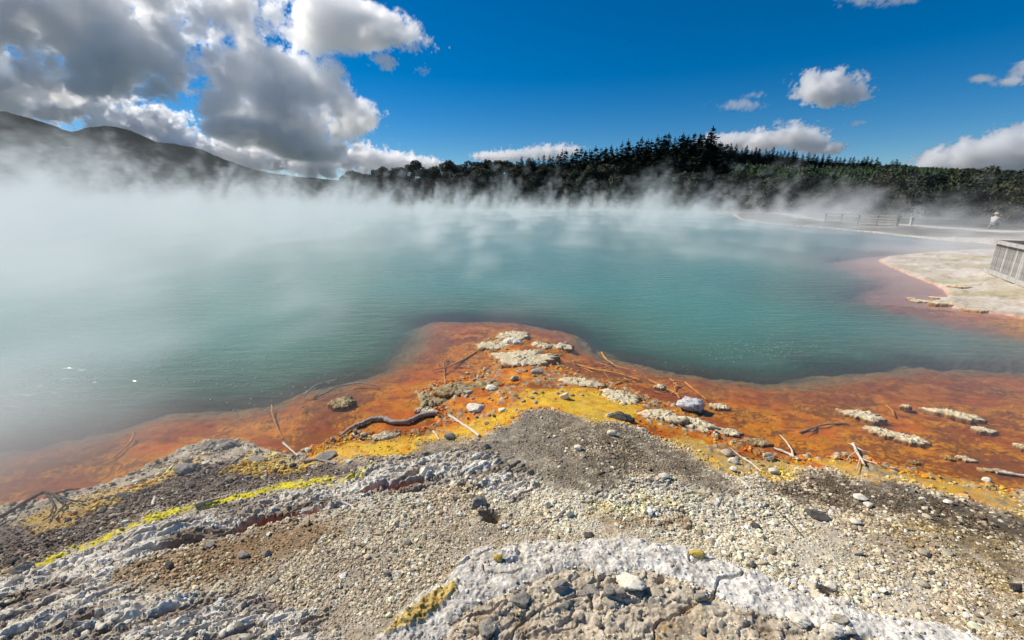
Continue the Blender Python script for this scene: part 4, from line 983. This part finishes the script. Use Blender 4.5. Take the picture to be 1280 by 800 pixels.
def tube(name, pts, r0, r1, mat, parent=None, sides=7, wob=.15, seed=0):
    """tapered crooked stick through 3-D points"""
    pts = np.array(pts, float); r = np.random.RandomState(seed); seg = 6
    t_ = np.linspace(0, len(pts) - 1, (len(pts) - 1) * seg + 1); P_ = np.stack([np.interp(t_, range(len(pts)), pts[:, k]) for k in range(3)], -1)
    if len(P_) > 4:
        for _ in range(2): P_[1:-1] = (P_[:-2] + P_[1:-1] * 2 + P_[2:]) / 4
    n = len(P_); L = np.linalg.norm(P_[-1] - P_[0]); P_ = P_ + np.cumsum(r.randn(n, 3), 0) * L * .002 * np.array([1, 1, .4])
    rad = np.linspace(r0, r1, n) * (1 + wob * r.randn(n)); T = np.gradient(P_, axis=0); T /= np.linalg.norm(T, axis=1)[:, None] + 1e-9
    up = np.array([0, 0, 1.0]); Sd = np.cross(T, up); Sd /= np.linalg.norm(Sd, axis=1)[:, None] + 1e-6; Up = np.cross(Sd, T)
    a = np.linspace(0, 2 * np.pi, sides, endpoint=False)
    V = P_[:, None] + rad[:, None, None] * (np.cos(a)[None, :, None] * Sd[:, None] + np.sin(a)[None, :, None] * Up[:, None]) * (1 + .12 * r.randn(n, sides, 1))
    V = V.reshape(-1, 3); Fq = grid_faces(n, sides, True)
    e0 = len(V); V = np.concatenate([V, P_[:1], P_[-1:]]); i = np.arange(sides)
    caps = np.concatenate([np.stack([i, (i + 1) % sides, np.full(sides, e0), np.full(sides, e0)], -1)[:, :3], np.stack([(n - 1) * sides + (i + 1) % sides, (n - 1) * sides + i, np.full(sides, e0 + 1)], -1)])
    tri = np.concatenate([Fq[:, [0, 1, 2]], Fq[:, [0, 2, 3]], caps]); return link(name, mesh_np(name, V, tri), mat, parent)
def gp3(p_, lift):
    x, y, z = ground_pt(p_[0], p_[1])
    if lift < 0 or z < 0: x, y = on_z(p_[0], p_[1], 0); z = 0
    return (x, y, z + lift + (p_[2] if len(p_) > 2 else 0))
def stick(pts, w0, w1, mat, label, lift=.012, seed=0, twigs=(), name='stick', group=None, cat='stick'):
    s_ = scale_at(pts[0][0], pts[0][1]); P3 = [gp3(p_, lift) for p_ in pts]
    o = tube(name, P3, w0 * s_ / 2, w1 * s_ / 2, mat, seed=seed); tag(o, label, cat, group)
    for i, tw in enumerate(twigs):
        tube('twig', [gp3(p_, lift) for p_ in tw], w1 * s_ / 2.2, w1 * s_ / 5, mat, o, seed=seed + 9 + i)
    return o
stick([(450, 533), (462, 526), (478, 524), (492, 530), (510, 530), (528, 521), (547, 518)], 6, 6.5, M_WOOD_G, 'thick grey driftwood branch bent along the yellow flat', .02, 1, [[(450, 532), (438, 537), (425, 547)]], 'branch', cat='branch')
stick([(560, 519), (572, 526), (586, 535), (600, 546)], 4, 3, M_WOOD_W, 'straight bleached stick lying on yellow ground beside the driftwood branch', .012, 2)
stick([(541, 539), (545, 543), (549, 550)], 3, 1.5, M_WOOD_W, 'short bleached twig below the driftwood branch', .01, 3)
stick([(-20, 658), (0, 650), (20, 638), (40, 626), (55, 619), (67, 620), (75, 627)], 5, 3.5, M_WOOD_D, 'black curved branch arching over the left shore', .03, 4, [[(60, 620), (68, 634), (62, 650), (52, 655)], [(75, 627), (84, 632), (74, 645), (64, 656)], [(72, 622), (90, 629), (110, 630)], [(67, 620), (85, 616), (100, 613)]], 'branch', cat='branch')
stick([(194, 622), (191, 633)], 4, 3, M_WOOD_W, 'short whitish stick upright on the dark left gravel', .012, 5)
stick([(354, 554), (362, 562), (372, 570)], 3, 2, M_WOOD_W, 'pale twig on the shore right of the left rocks', .01, 6)
stick([(380, 578), (395, 574), (410, 577), (420, 580)], 5, 2.5, M_WOOD_G, 'grey driftwood piece beside the smooth grey green stone', .01, 7)
stick([(278, 589), (290, 580), (306, 567)], 3, 2, M_WOOD_G, 'thin brown stick across the small yellow puddle on the left shore', .01, 8)
stick([(245, 634), (258, 630), (272, 626)], 6, 3, M_WOOD_G, 'grey wood splinter lying on the yellow sulphur line', .02, 9)
stick([(40, 705), (41, 714), (36, 722)], 4, 2.5, M_WOOD_W, 'small white forked twig among dark cobbles at lower left', .012, 10, [[(41, 712), (45, 708)]])
stick([(694, 651), (702, 643), (712, 634)], 3.5, 2.5, M_WOOD_W, 'short pale stick leaning beside a white stone in the middle gravel', .02, 11)
stick([(966, 561), (985, 568), (998, 575)], 3.5, 3, M_WOOD_W, 'bleached twig at the water edge whose thin fork rises from orange water', .012, 12, [[(992, 573), (989, 562), (982, 552), (975, 545)]])
stick([(927, 572), (940, 580), (951, 590)], 3, 1.5, M_WOOD_W, 'long pale stick slanting from the water edge to the yellow mud', .012, 13, [[(927, 572), (918, 565), (912, 560)]])
stick([(921, 597), (930, 604), (938, 612)], 2.5, 2, M_WOOD_W, 'pale stick at the lower end of the dark gravel band', .01, 14)
stick([(1066, 558), (1072, 570), (1080, 583)], 3.5, 2, M_WOOD_W, 'bleached branch with grey rootlets at the right shore', .03, 15, [[(1066, 560), (1076, 566), (1085, 568)], [(1070, 568), (1062, 572), (1058, 578)], [(1072, 572), (1082, 578), (1095, 582)], [(1066, 560), (1059, 557)], [(1068, 566), (1075, 575), (1070, 590)]], 'branch', cat='branch')
stick([(1245, 591), (1262, 593), (1280, 596)], 4, 3, M_WOOD_W, 'bleached driftwood lying in the shallows at the right edge', .01, 16)
stick([(1163, 756), (1172, 763), (1180, 770)], 2.5, 2, M_WOOD_W, 'thin pale twig on the right end of the rim', .01, 17)
stick([(972, 640), (985, 652), (1003, 672)], 1.6, 1, M_WOOD_D, 'thin dark twig on the pale gravel right of the white patch', .008, 18)
stick([(760, 628), (768, 634), (775, 640)], 2, 1.5, M_WOOD_W, 'fine pale twig in the white patch', .01, 19)
stick([(426, 628), (438, 632), (444, 638)], 2.5, 1.5, M_WOOD_W, 'small curved pale twig left of the dark hole', .01, 20)
stick([(330, 766), (342, 772), (352, 782)], 2.2, 1.5, M_WOOD_W, 'pale twig near the bottom edge on the left slope', .01, 21)
# twigs grown over with orange algae in the shallows
for i, (pts, tw, lb) in enumerate([
    ([(596, 439), (578, 449), (560, 458), (540, 462)], [[(572, 452), (562, 449)]], 'long orange coated stick under water left of the peninsula tip'),
    ([(556, 478), (556, 464), (554, 455), (559, 447)], [[(556, 464), (548, 458), (546, 450)], [(556, 470), (546, 465), (536, 460)], [(555, 458), (563, 452), (564, 446)], [(552, 474), (540, 472), (530, 470)], [(556, 468), (566, 462), (570, 456)]], 'orange coated antler-like branch under water left of the peninsula'),
    ([(613, 468), (600, 462), (580, 458), (566, 458)], [], 'orange coated twig below the long submerged stick'),
    ([(856, 477), (868, 487), (884, 499)], [], 'orange coated stick slanting through the water above the silver rock'),
    ([(845, 478), (843, 488), (850, 497)], [[(844, 484), (847, 476)]], 'short forked orange coated twig above the silver rock'),
    ([(790, 494), (812, 500), (836, 506)], [[(800, 497), (806, 508)], [(790, 494), (803, 512)]], 'orange coated twigs fanned out left of the silver rock'),
    ([(752, 440), (756, 448), (770, 457), (795, 463)], [[(756, 448), (740, 452)], [(765, 455), (775, 448)]], 'orange coated branch breaking the surface right of the peninsula'),
    ([(720, 455), (745, 462), (775, 466), (800, 474)], [[(735, 460), (742, 452)], [(755, 464), (762, 473)]], 'orange coated branch lying in red-orange shallows right of the broad crust'),
    ([(1108, 506), (1116, 512), (1119, 520)], [], 'curved orange coated twig between the crust islands'),
    ([(168, 540), (162, 553), (150, 564), (140, 572)], [], 'orange coated branch under water near the left shore'),
    ([(340, 505), (341, 520), (346, 536), (352, 548)], [], 'orange coated stick running down the left shallows'),
    ([(398, 495), (420, 483), (446, 478), (470, 481)], [], 'pale brown stick at the edge of the left shallows'),
    ([(380, 493), (395, 480), (420, 474)], [], 'thin brown stick beyond the one at the left shallows edge'),
    ([(1000, 540), (1030, 530), (1060, 528)], [[(1020, 533), (1010, 545)]], 'dark brown stick under the orange water left of the crust islands')]):
    stick(pts, 2.6, 1.6, M_WOOD_O if 'pale brown' not in lb and 'thin brown' not in lb and 'dark brown' not in lb else M_WOOD_G, lb, -.009, 40 + i, tw, 'sunken_stick', cat='sunken stick')
# litter of tiny twigs in the red shallows right of the peninsula
for i in range(26):
    px = random.uniform(705, 850); py = random.uniform(446, 476) + (px - 700) * .14; a = random.uniform(-.6, .5); L = random.uniform(8, 22)
    stick([(px, py), (px + L * .5 * math.cos(a), py + L * .5 * math.sin(a) + random.uniform(-2, 2)), (px + L * math.cos(a), py + L * math.sin(a))], 1.8, 1, M_WOOD_O, 'thin orange twig tangled in the red shallows right of the peninsula', -.002, 70 + i, (), 'twig', 'twigs in the red shallows', 'twig')
print('sticks', round(time.time() - T0, 1))

# ------------------------------------------------------------------ boardwalk skirt, railing and people on the far side
def box_bm(bm, c, d, R_=None):
    r = bmesh.ops.create_cube(bm, size=1); M = Matrix.Translation(c) @ (R_ if R_ is not None else Matrix()) @ Matrix.Diagonal((d[0], d[1], d[2], 1)); bmesh.ops.transform(bm, matrix=M, verts=r['verts'])
def box_me(name, d, bev=.006):
    bm = bmesh.new(); box_bm(bm, (0, 0, 0), d); bmesh.ops.bevel(bm, geom=bm.edges[:], offset=bev, segments=1, affect='EDGES'); me = bpy.data.meshes.new(name); bm.to_mesh(me); bm.free(); return me
A0 = Vector(on_z(1237, 337, .28)); A1 = Vector(on_z(1281, 353, .28)); dv = (A1 - A0).normalized(); FE = A0 + dv * 7.0; FL = 7.0
fz = min(z_at(*A0), .30)
bw = bpy.data.objects.new('boardwalk', None); C.objects.link(bw); bw.location = (A0.x, A0.y, fz); bw.rotation_euler = (0, 0, math.atan2(dv.y, dv.x))
tag(bw, 'raised boardwalk corner with a skirt of grey upright planks at the right edge', 'boardwalk')
pm = box_me('plank', (.112, .025, .86)); pm2 = pm.copy()
pm.materials.append(M_PLANK); pm2.materials.append(M_PLANK_P)
k = 0; x_ = .07
while x_ < FL:
    link('plank', pm2 if random.random() < .3 else pm, None, bw, (x_, random.uniform(-.006, .006), .10 + .43), (0, random.uniform(-.012, .012), 0)); x_ += .132
x_ = .07
while x_ < 3.4:
    link('plank', pm2 if random.random() < .2 else pm, None, bw, (-.02, x_, .10 + .43), (0, random.uniform(-.012, .012), math.pi / 2)); x_ += .132
link('base_beam', box_me('base_beam', (FL + .2, .10, .12)), M_PLANK_P, bw, (FL / 2 - .05, -.05, .06))
link('base_beam', box_me('base_beam', (.10, 3.5, .12)), M_PLANK_P, bw, (-.08, 1.78, .06))
link('top_rail', box_me('top_rail', (FL + .2, .13, .10)), M_PLANK_P, bw, (FL / 2 - .05, -.05, .99))
link('top_rail', box_me('top_rail', (.12, 3.5, .10)), M_PLANK_P, bw, (-.08, 1.78, .99))
dk = box_me('deck_board', (FL, .14, .035)); dk.materials.append(M_PLANK_D)
for i in range(22): link('deck_board', dk, None, bw, (FL / 2, .10 + i * .152, 1.02 + random.uniform(-.002, .002)))
rk = box_me('rail_post', (.07, .07, .42)); rk.materials.append(M_PLANK_D)
for i in range(6): link('rail_post', rk, None, bw, (.1 + i * 1.3, 3.3, 1.2))
link('handrail', box_me('handrail', (FL, .09, .05)), M_PLANK_D, bw, (FL / 2, 3.3, 1.42))

# long low railing in front of the scrub
R0 = Vector(on_z(1031, 278, .25)); R1 = Vector(on_z(1121, 283, .25)); dr = R1 - R0; Lr = dr.length
rl = bpy.data.objects.new('railing', None); C.objects.link(rl); rl.location = (R0.x, R0.y, .25); rl.rotation_euler = (0, 0, math.atan2(dr.y, dr.x))
tag(rl, 'long weathered grey railing on the far bank in front of the scrub', 'railing')
pp = box_me('post', (.10, .10, .85)); pp.materials.append(M_PLANK); bd = box_me('board', (2.46, .04, .14)); bd.materials.append(M_PLANK)
n_ = max(4, int(Lr / 2.5))
for i in range(n_ + 1): link('post', pp, None, rl, (i * Lr / n_, 0, .42))
for i in range(n_):
    for h_ in (.25, .52, .79): link('board', bd, None, rl, ((i + .5) * Lr / n_, -.08, h_ * .75), None, (Lr / n_ / 2.5, 1, 1))
link('handrail', box_me('handrail', (Lr + .3, .22, .07)), M_PLANK, rl, (Lr / 2, 0, .86))

def figure(name, joints, edges, mats):
    """one continuous body grown round a posed skeleton"""
    me = bpy.data.meshes.new(name); me.from_pydata([j[0] for j in joints], edges, []); o = link(name, me)
    sk = o.modifiers.new('skin', 'SKIN'); sd = o.modifiers.new('smooth', 'SUBSURF'); sd.levels = 1; sd.render_levels = 1
    for i, j in enumerate(joints): me.skin_vertices[0].data[i].radius = (j[1], j[1] * (j[2] if len(j) > 2 else 1)); me.skin_vertices[0].data[i].use_root = (i == 0)
    dg = bpy.context.evaluated_depsgraph_get(); m2 = bpy.data.meshes.new_from_object(o.evaluated_get(dg)); o.modifiers.clear(); o.data = m2; bpy.data.meshes.remove(me)
    m2.materials.clear()
    for mt in mats: m2.materials.append(mt)
    return o
def dress(o, fn):
    for f in o.data.polygons: f.material_index = fn(f.center); f.use_smooth = True
# crouching photographer, arms raised to a camera
px_, py_ = 1238, 289; bx_, by_ = on_z(px_, py_, .1)
J = [((0, 0, .34), .15), ((0, .04, .55), .14, .75), ((0, .10, .78), .16, .7), ((0, .13, .92), .06), ((0, .17, 1.06), .10), ((0, .17, 1.16), .07),
     ((.11, .02, .32), .09), ((.20, .36, .44), .075), ((.19, .14, .09), .055), ((.19, .28, .03), .05), ((-.11, .02, .32), .09), ((-.22, .34, .40), .075), ((-.22, .10, .08), .055), ((-.22, .24, .03), .05),
     ((.19, .12, .84), .07), ((.30, .34, .82), .05), ((.14, .48, 1.02), .035), ((.10, .50, 1.08), .035), ((-.19, .12, .84), .07), ((-.30, .34, .80), .05), ((-.06, .48, 1.02), .035), ((-.04, .50, 1.07), .035)]
Ed = [(0, 1), (1, 2), (2, 3), (3, 4), (4, 5), (0, 6), (6, 7), (7, 8), (8, 9), (0, 10), (10, 11), (11, 12), (12, 13), (2, 14), (14, 15), (15, 16), (16, 17), (2, 18), (18, 19), (19, 20), (20, 21)]
P1 = figure('person', J, Ed, [M_CLOTH_W, M_CLOTH_G, M_SKIN])
dress(P1, lambda c: 2 if (c.z > .93) else (0 if c.z > .5 or c.y > .3 and c.z > .6 else 1))
P1.location = (bx_, by_, z_at(bx_, by_)); P1.rotation_euler = (0, 0, math.radians(-70)); tag(P1, 'person in a pale top crouching on the far bank with arms raised to a camera', 'person')
bm = bmesh.new(); bmesh.ops.create_uvsphere(bm, u_segments=12, v_segments=8, radius=.125); bmesh.ops.create_cone(bm, cap_ends=True, segments=16, radius1=.2, radius2=.16, depth=.02, matrix=Matrix.Translation((0, 0, 0)))
hm = bpy.data.meshes.new('hat'); bm.to_mesh(hm); bm.free(); link('hat', hm, M_CLOTH_W, P1, (0, .17, 1.14))
cm = link('camera', box_me('camera', (.13, .07, .09), .01), M_BLACK, None, (0, 0, 0)); mw = Matrix.Translation(P1.location) @ Matrix.Rotation(math.radians(-70), 4, 'Z')
cm.location = mw @ Vector((.03, .55, 1.10)); cm.rotation_euler = (0, 0, math.radians(-70)); tag(cm, 'small dark camera held up by the crouching person', 'camera')
# pale marker post past the end of the railing
bx_, by_ = on_z(1138, 282, .25); mp = bpy.data.objects.new('marker_post', None); C.objects.link(mp); mp.location = (bx_, by_, .2); tag(mp, 'short pale marker post standing past the right end of the long railing', 'post')
link('post', box_me('post', (.18, .18, .7)), M_PLANK_P, mp, (0, 0, .35)); link('cap', box_me('cap', (.26, .26, .06)), M_CLOTH_W, mp, (0, 0, .73))
print('far things', round(time.time() - T0, 1))

# ------------------------------------------------------------------ clouds and steam: real volumes
def vol_mat(name, dens, an, col):
    m = bpy.data.materials.new(name); m.use_nodes = True; t = m.node_tree; t.nodes.clear()
    o = t.nodes.new('ShaderNodeOutputMaterial'); p = t.nodes.new('ShaderNodeVolumePrincipled')
    p.inputs['Density'].default_value = dens; p.inputs['Anisotropy'].default_value = an; p.inputs['Color'].default_value = rgba(col)
    t.links.new(p.outputs[0], o.inputs['Volume']); return m
def volume(name, bmin, bmax, res, field, mat, label=None):
    ng = bpy.data.node_groups.new(name, 'GeometryNodeTree'); ng.interface.new_socket('Geometry', in_out='OUTPUT', socket_type='NodeSocketGeometry')
    b = NB(ng); go = b.node('NodeGroupOutput'); vc = b.node('GeometryNodeVolumeCube')
    vc.inputs['Min'].default_value = bmin; vc.inputs['Max'].default_value = bmax
    for a, r in zip('XYZ', res): vc.inputs['Resolution ' + a].default_value = max(4, int(r))
    pos = b.node('GeometryNodeInputPosition').outputs[0]
    b.put(vc.inputs['Density'], field(b, pos))
    sm = b.node('GeometryNodeSetMaterial'); sm.inputs['Material'].default_value = mat
    ng.links.new(vc.outputs[0], sm.inputs[0]); ng.links.new(sm.outputs[0], go.inputs[0])
    o = link(name, bpy.data.meshes.new(name)); o.modifiers.new('field', 'NODES').node_group = ng; tag(o, label, kind='stuff'); return o
M_CLOUD = vol_mat('cloud', .027, .60, (.9995, .9997, 1.0)); M_CLOUD.cycles.volume_step_rate = .35
def cloud(Y, blobs, depth, vox, label, feat=420.0, soft=.10, amp=1.5, dens=1.0, seed=0.0, cap=9.0):
    bl = []
    for (px, py, rx, ry) in blobs:
        c = at_depth(px, py, Y); e_ = at_depth(px + rx, py, Y); t_ = at_depth(px, py - ry, Y)
        bl.append((c, abs(e_[0] - c[0]), depth * (.5 + .5 * min(1, ry / 40)) * random.uniform(.7, 1.1), abs(t_[2] - c[2]), random.uniform(-.35, .35) * depth))
    lo = [min(c[0] - a * 1.55 for c, a, d_, h_, o_ in bl), min(c[1] + o_ - d_ * 1.3 for c, a, d_, h_, o_ in bl), min(c[2] - h_ * 1.45 for c, a, d_, h_, o_ in bl)]
    hi = [max(c[0] + a * 1.55 for c, a, d_, h_, o_ in bl), max(c[1] + o_ + d_ * 1.3 for c, a, d_, h_, o_ in bl), max(c[2] + h_ * 1.45 for c, a, d_, h_, o_ in bl)]
    def f(b, pos):
        F_ = None
        for (c, a, d_, h_, o_) in bl:
            q = b.v('LENGTH', b.v('MULTIPLY', b.v('SUBTRACT', pos, (c[0], c[1] + o_, c[2])), (1 / a, 1 / d_, 1 / h_)))
            q = b.m('SUBTRACT', 1.0, q)
            if F_ is None: F_ = q
            else:
                n = b.node('ShaderNodeMath', operation='SMOOTH_MAX'); b.put(n.inputs[0], F_); b.put(n.inputs[1], q); n.inputs[2].default_value = .25; F_ = n.outputs[0]
        pp_ = b.v('ADD', pos, (seed * 900, seed * 700, seed * 500))
        big = b.noise(pp_, 1 / feat, 2, .5, .0)
        wr = b.v('ADD', pp_, b.v('SCALE', b.v('SUBTRACT', b.noise(pp_, 3.0 / feat, 3, .6, 0, 'Color'), (.5, .5, .5)), feat * .45))
        bil = b.m('ADD', b.voro(wr, 2.2 / feat), b.m('ADD', b.m('MULTIPLY', b.voro(wr, 5.0 / feat), .5), b.m('MULTIPLY', b.voro(wr, 11.0 / feat), .28)))
        fine = b.noise(wr, 7.0 / feat, 5, .80)
        n_ = b.m('ADD', b.m('MULTIPLY', b.m('SUBTRACT', big, .5), amp * 2.0), b.m('MULTIPLY', b.m('SUBTRACT', .52 if cap < 5 else .50, bil), amp * 1.05))
        n_ = b.m('ADD', n_, b.m('MULTIPLY', b.m('SUBTRACT', fine, .5), amp * 1.8))
        if cap < 5: n_ = b.m('ADD', n_, b.m('MULTIPLY', b.m('SUBTRACT', b.noise(pp_, .42 / feat, 1, .5), .5), amp * 2.2))
        v_ = b.m('ADD', b.m('MULTIPLY', b.m('MINIMUM', F_, cap), .85), n_)
        return b.m('MULTIPLY', b.rng(v_, .10, .10 + soft, 0, dens), b.rng(F_, -.48, -.30, 0, 1))
    res = [min(520, (hi[0] - lo[0]) / vox), min(120, (hi[1] - lo[1]) / (vox * 1.6)), min(200, (hi[2] - lo[2]) / vox)]
    return volume('cloud', lo, hi, res, f, M_CLOUD, label)
cloud(3600, [(20, 20, 130, 60), (150, 0, 110, 45), (250, 15, 90, 50), (330, 25, 80, 50), (405, 26, 55, 32), (462, 34, 46, 22), (515, 57, 42, 8), (40, 95, 90, 30), (130, 70, 80, 30),
             (215, 88, 80, 32), (300, 90, 90, 40), (370, 118, 66, 36), (432, 142, 44, 28), (455, 168, 34, 18), (300, 145, 80, 22), (190, 140, 70, 16),
             (486, 82, 18, 9), (530, 90, 13, 7), (-70, 60, 90, 80), (345, 172, 70, 14), (420, 188, 60, 12), (240, 130, 70, 26), (215, 120, 50, 20), (150, 115, 60, 16), (300, 165, 60, 12)], 230, 10, 'huge grey bellied cumulus over the mountain', 300, .045, 1.5, .8, .6, .20)
cloud(7500, [(240, 190, 70, 22), (300, 196, 60, 22), (350, 198, 50, 20), (395, 202, 50, 18), (440, 198, 44, 18), (485, 203, 44, 14), (525, 206, 30, 9), (180, 160, 60, 24), (60, 130, 90, 22)], 320, 20, 'bright low cumulus row behind the mountain slope', 200, .10, 1.15, 1, 2.2)
cloud(6500, [(1036, 106, 40, 20), (1018, 116, 28, 13), (1056, 120, 30, 14), (1034, 126, 26, 8)], 260, 17, 'single white cumulus puff above the right ridge', 170, .14, 1.15, 1, 3.1)
cloud(6500, [(912, 178, 34, 12), (950, 176, 34, 14), (990, 172, 30, 16), (1012, 184, 24, 11), (1036, 186, 14, 6)], 300, 17, 'white cumulus bank rising behind the pines', 170, .14, 1.15, 1, 4.3)
cloud(6500, [(1185, 202, 36, 14), (1220, 196, 40, 20), (1262, 188, 44, 26), (1310, 186, 50, 30), (1250, 212, 60, 8)], 340, 17, 'broad cumulus bank behind the right hill', 170, .14, 1.15, 1, 5.9)
cloud(6500, [(618, 196, 26, 8), (650, 194, 30, 9), (684, 190, 28, 11), (710, 188, 20, 9)], 220, 15, 'low strip of cumulus behind the left pines', 130, .14, 1.0, 1, 6.7)
cloud(6500, [(1262, 103, 28, 6), (1280, 88, 16, 12), (1225, 100, 18, 5)], 160, 15, 'small cloud at the right edge of the sky', 150, .3, 1.1, .5, 7.7)
cloud(6500, [(925, 132, 34, 7), (945, 118, 14, 5), (985, 154, 18, 6), (1072, 153, 14, 3.5)], 120, 14, 'thin cloud wisps left of the white puff', 140, .4, 1.2, .35, 8.2)
cloud(6500, [(1085, -2, 40, 10), (1130, 2, 20, 6)], 160, 16, 'thin cloud at the top edge of the sky', 150, .4, 1.2, .35, 9.4)

M_STEAM = vol_mat('steam', .30, .05, (.955, .965, .975))
def steam_field(b, pos):
    x, y, z = b.xyz(pos)
    r_ = b.v('LENGTH', b.v('MULTIPLY', pos, (1, 1, 0))); ang = b.m('ARCTAN2', x, y)
    left = b.rng(ang, -.80, .05, 1, 0, True)                      # thick over the left of the lake
    near = b.rng(r_, 2.8, 6.5, .0, 1, True)
    q = b.comb(b.m('MULTIPLY', x, .15), b.m('MULTIPLY', y, .12), b.m('MULTIPLY', z, .09))
    n1 = b.noise(q, 1.0, 5, .62, .35)
    q2 = b.comb(b.m('MULTIPLY', x, .60), b.m('MULTIPLY', y, .36), b.m('SUBTRACT', b.m('MULTIPLY', z, .26), b.m('MULTIPLY', x, .14)))
    n2 = b.noise(q2, 1.0, 4, .66, .7)
    h0 = b.m('ADD', b.m('MULTIPLY', left, .55), .55)
    lay = b.m('EXPONENT', b.m('MULTIPLY', b.m('DIVIDE', z, h0), -1.0))
    base = b.m('ADD', b.m('MULTIPLY', b.m('POWER', left, 1.3), b.rng(r_, 5, 22, .20, .60)), .17)
    low = b.m('MULTIPLY', b.m('MULTIPLY', lay, base), b.m('MULTIPLY', b.rng(n1, .34, .66, .35, 1.25), b.rng(n2, .30, .70, .35, 1.4)))
    # rising plumes, taller far out and to the left: the noise threshold climbs with height, so they fray into wisps
    hp = b.m('MULTIPLY', b.rng(r_, 8, 75, 2.0, 14.0), b.m('ADD', b.m('MULTIPLY', left, .45), .66))
    q3 = b.comb(b.m('ADD', b.m('MULTIPLY', x, .34), b.m('MULTIPLY', z, -.12)), b.m('MULTIPLY', y, .13), b.m('MULTIPLY', z, .15))
    n3_ = b.noise(q3, 1.0, 6, .66, .9)
    rise = b.m('DIVIDE', z, hp)
    w_ = b.m('SUBTRACT', b.m('ADD', b.m('MULTIPLY', n3_, 1.0), b.m('MULTIPLY', b.m('SUBTRACT', n1, .5), .7)), b.m('MULTIPLY', rise, .20))
    amt = b.m('ADD', b.m('MULTIPLY', left, .35), .90)
    pl = b.m('MULTIPLY', b.m('MULTIPLY', b.rng(w_, .51, .635, 0, 1, True), amt), b.m('MULTIPLY', b.rng(n2, .36, .62, .15, 1.2), b.m('EXPONENT', b.m('MULTIPLY', rise, -.9))))
    d = b.m('ADD', low, pl); shape = near
    top = b.rng(z, 15, 19, 1, 0)
    return b.m('MULTIPLY', b.m('MULTIPLY', d, shape), top)
volume('steam', (-105, 2.6, .03), (62, 112, 19), (320, 200, 72), steam_field, M_STEAM)
print('done', round(time.time() - T0, 1))
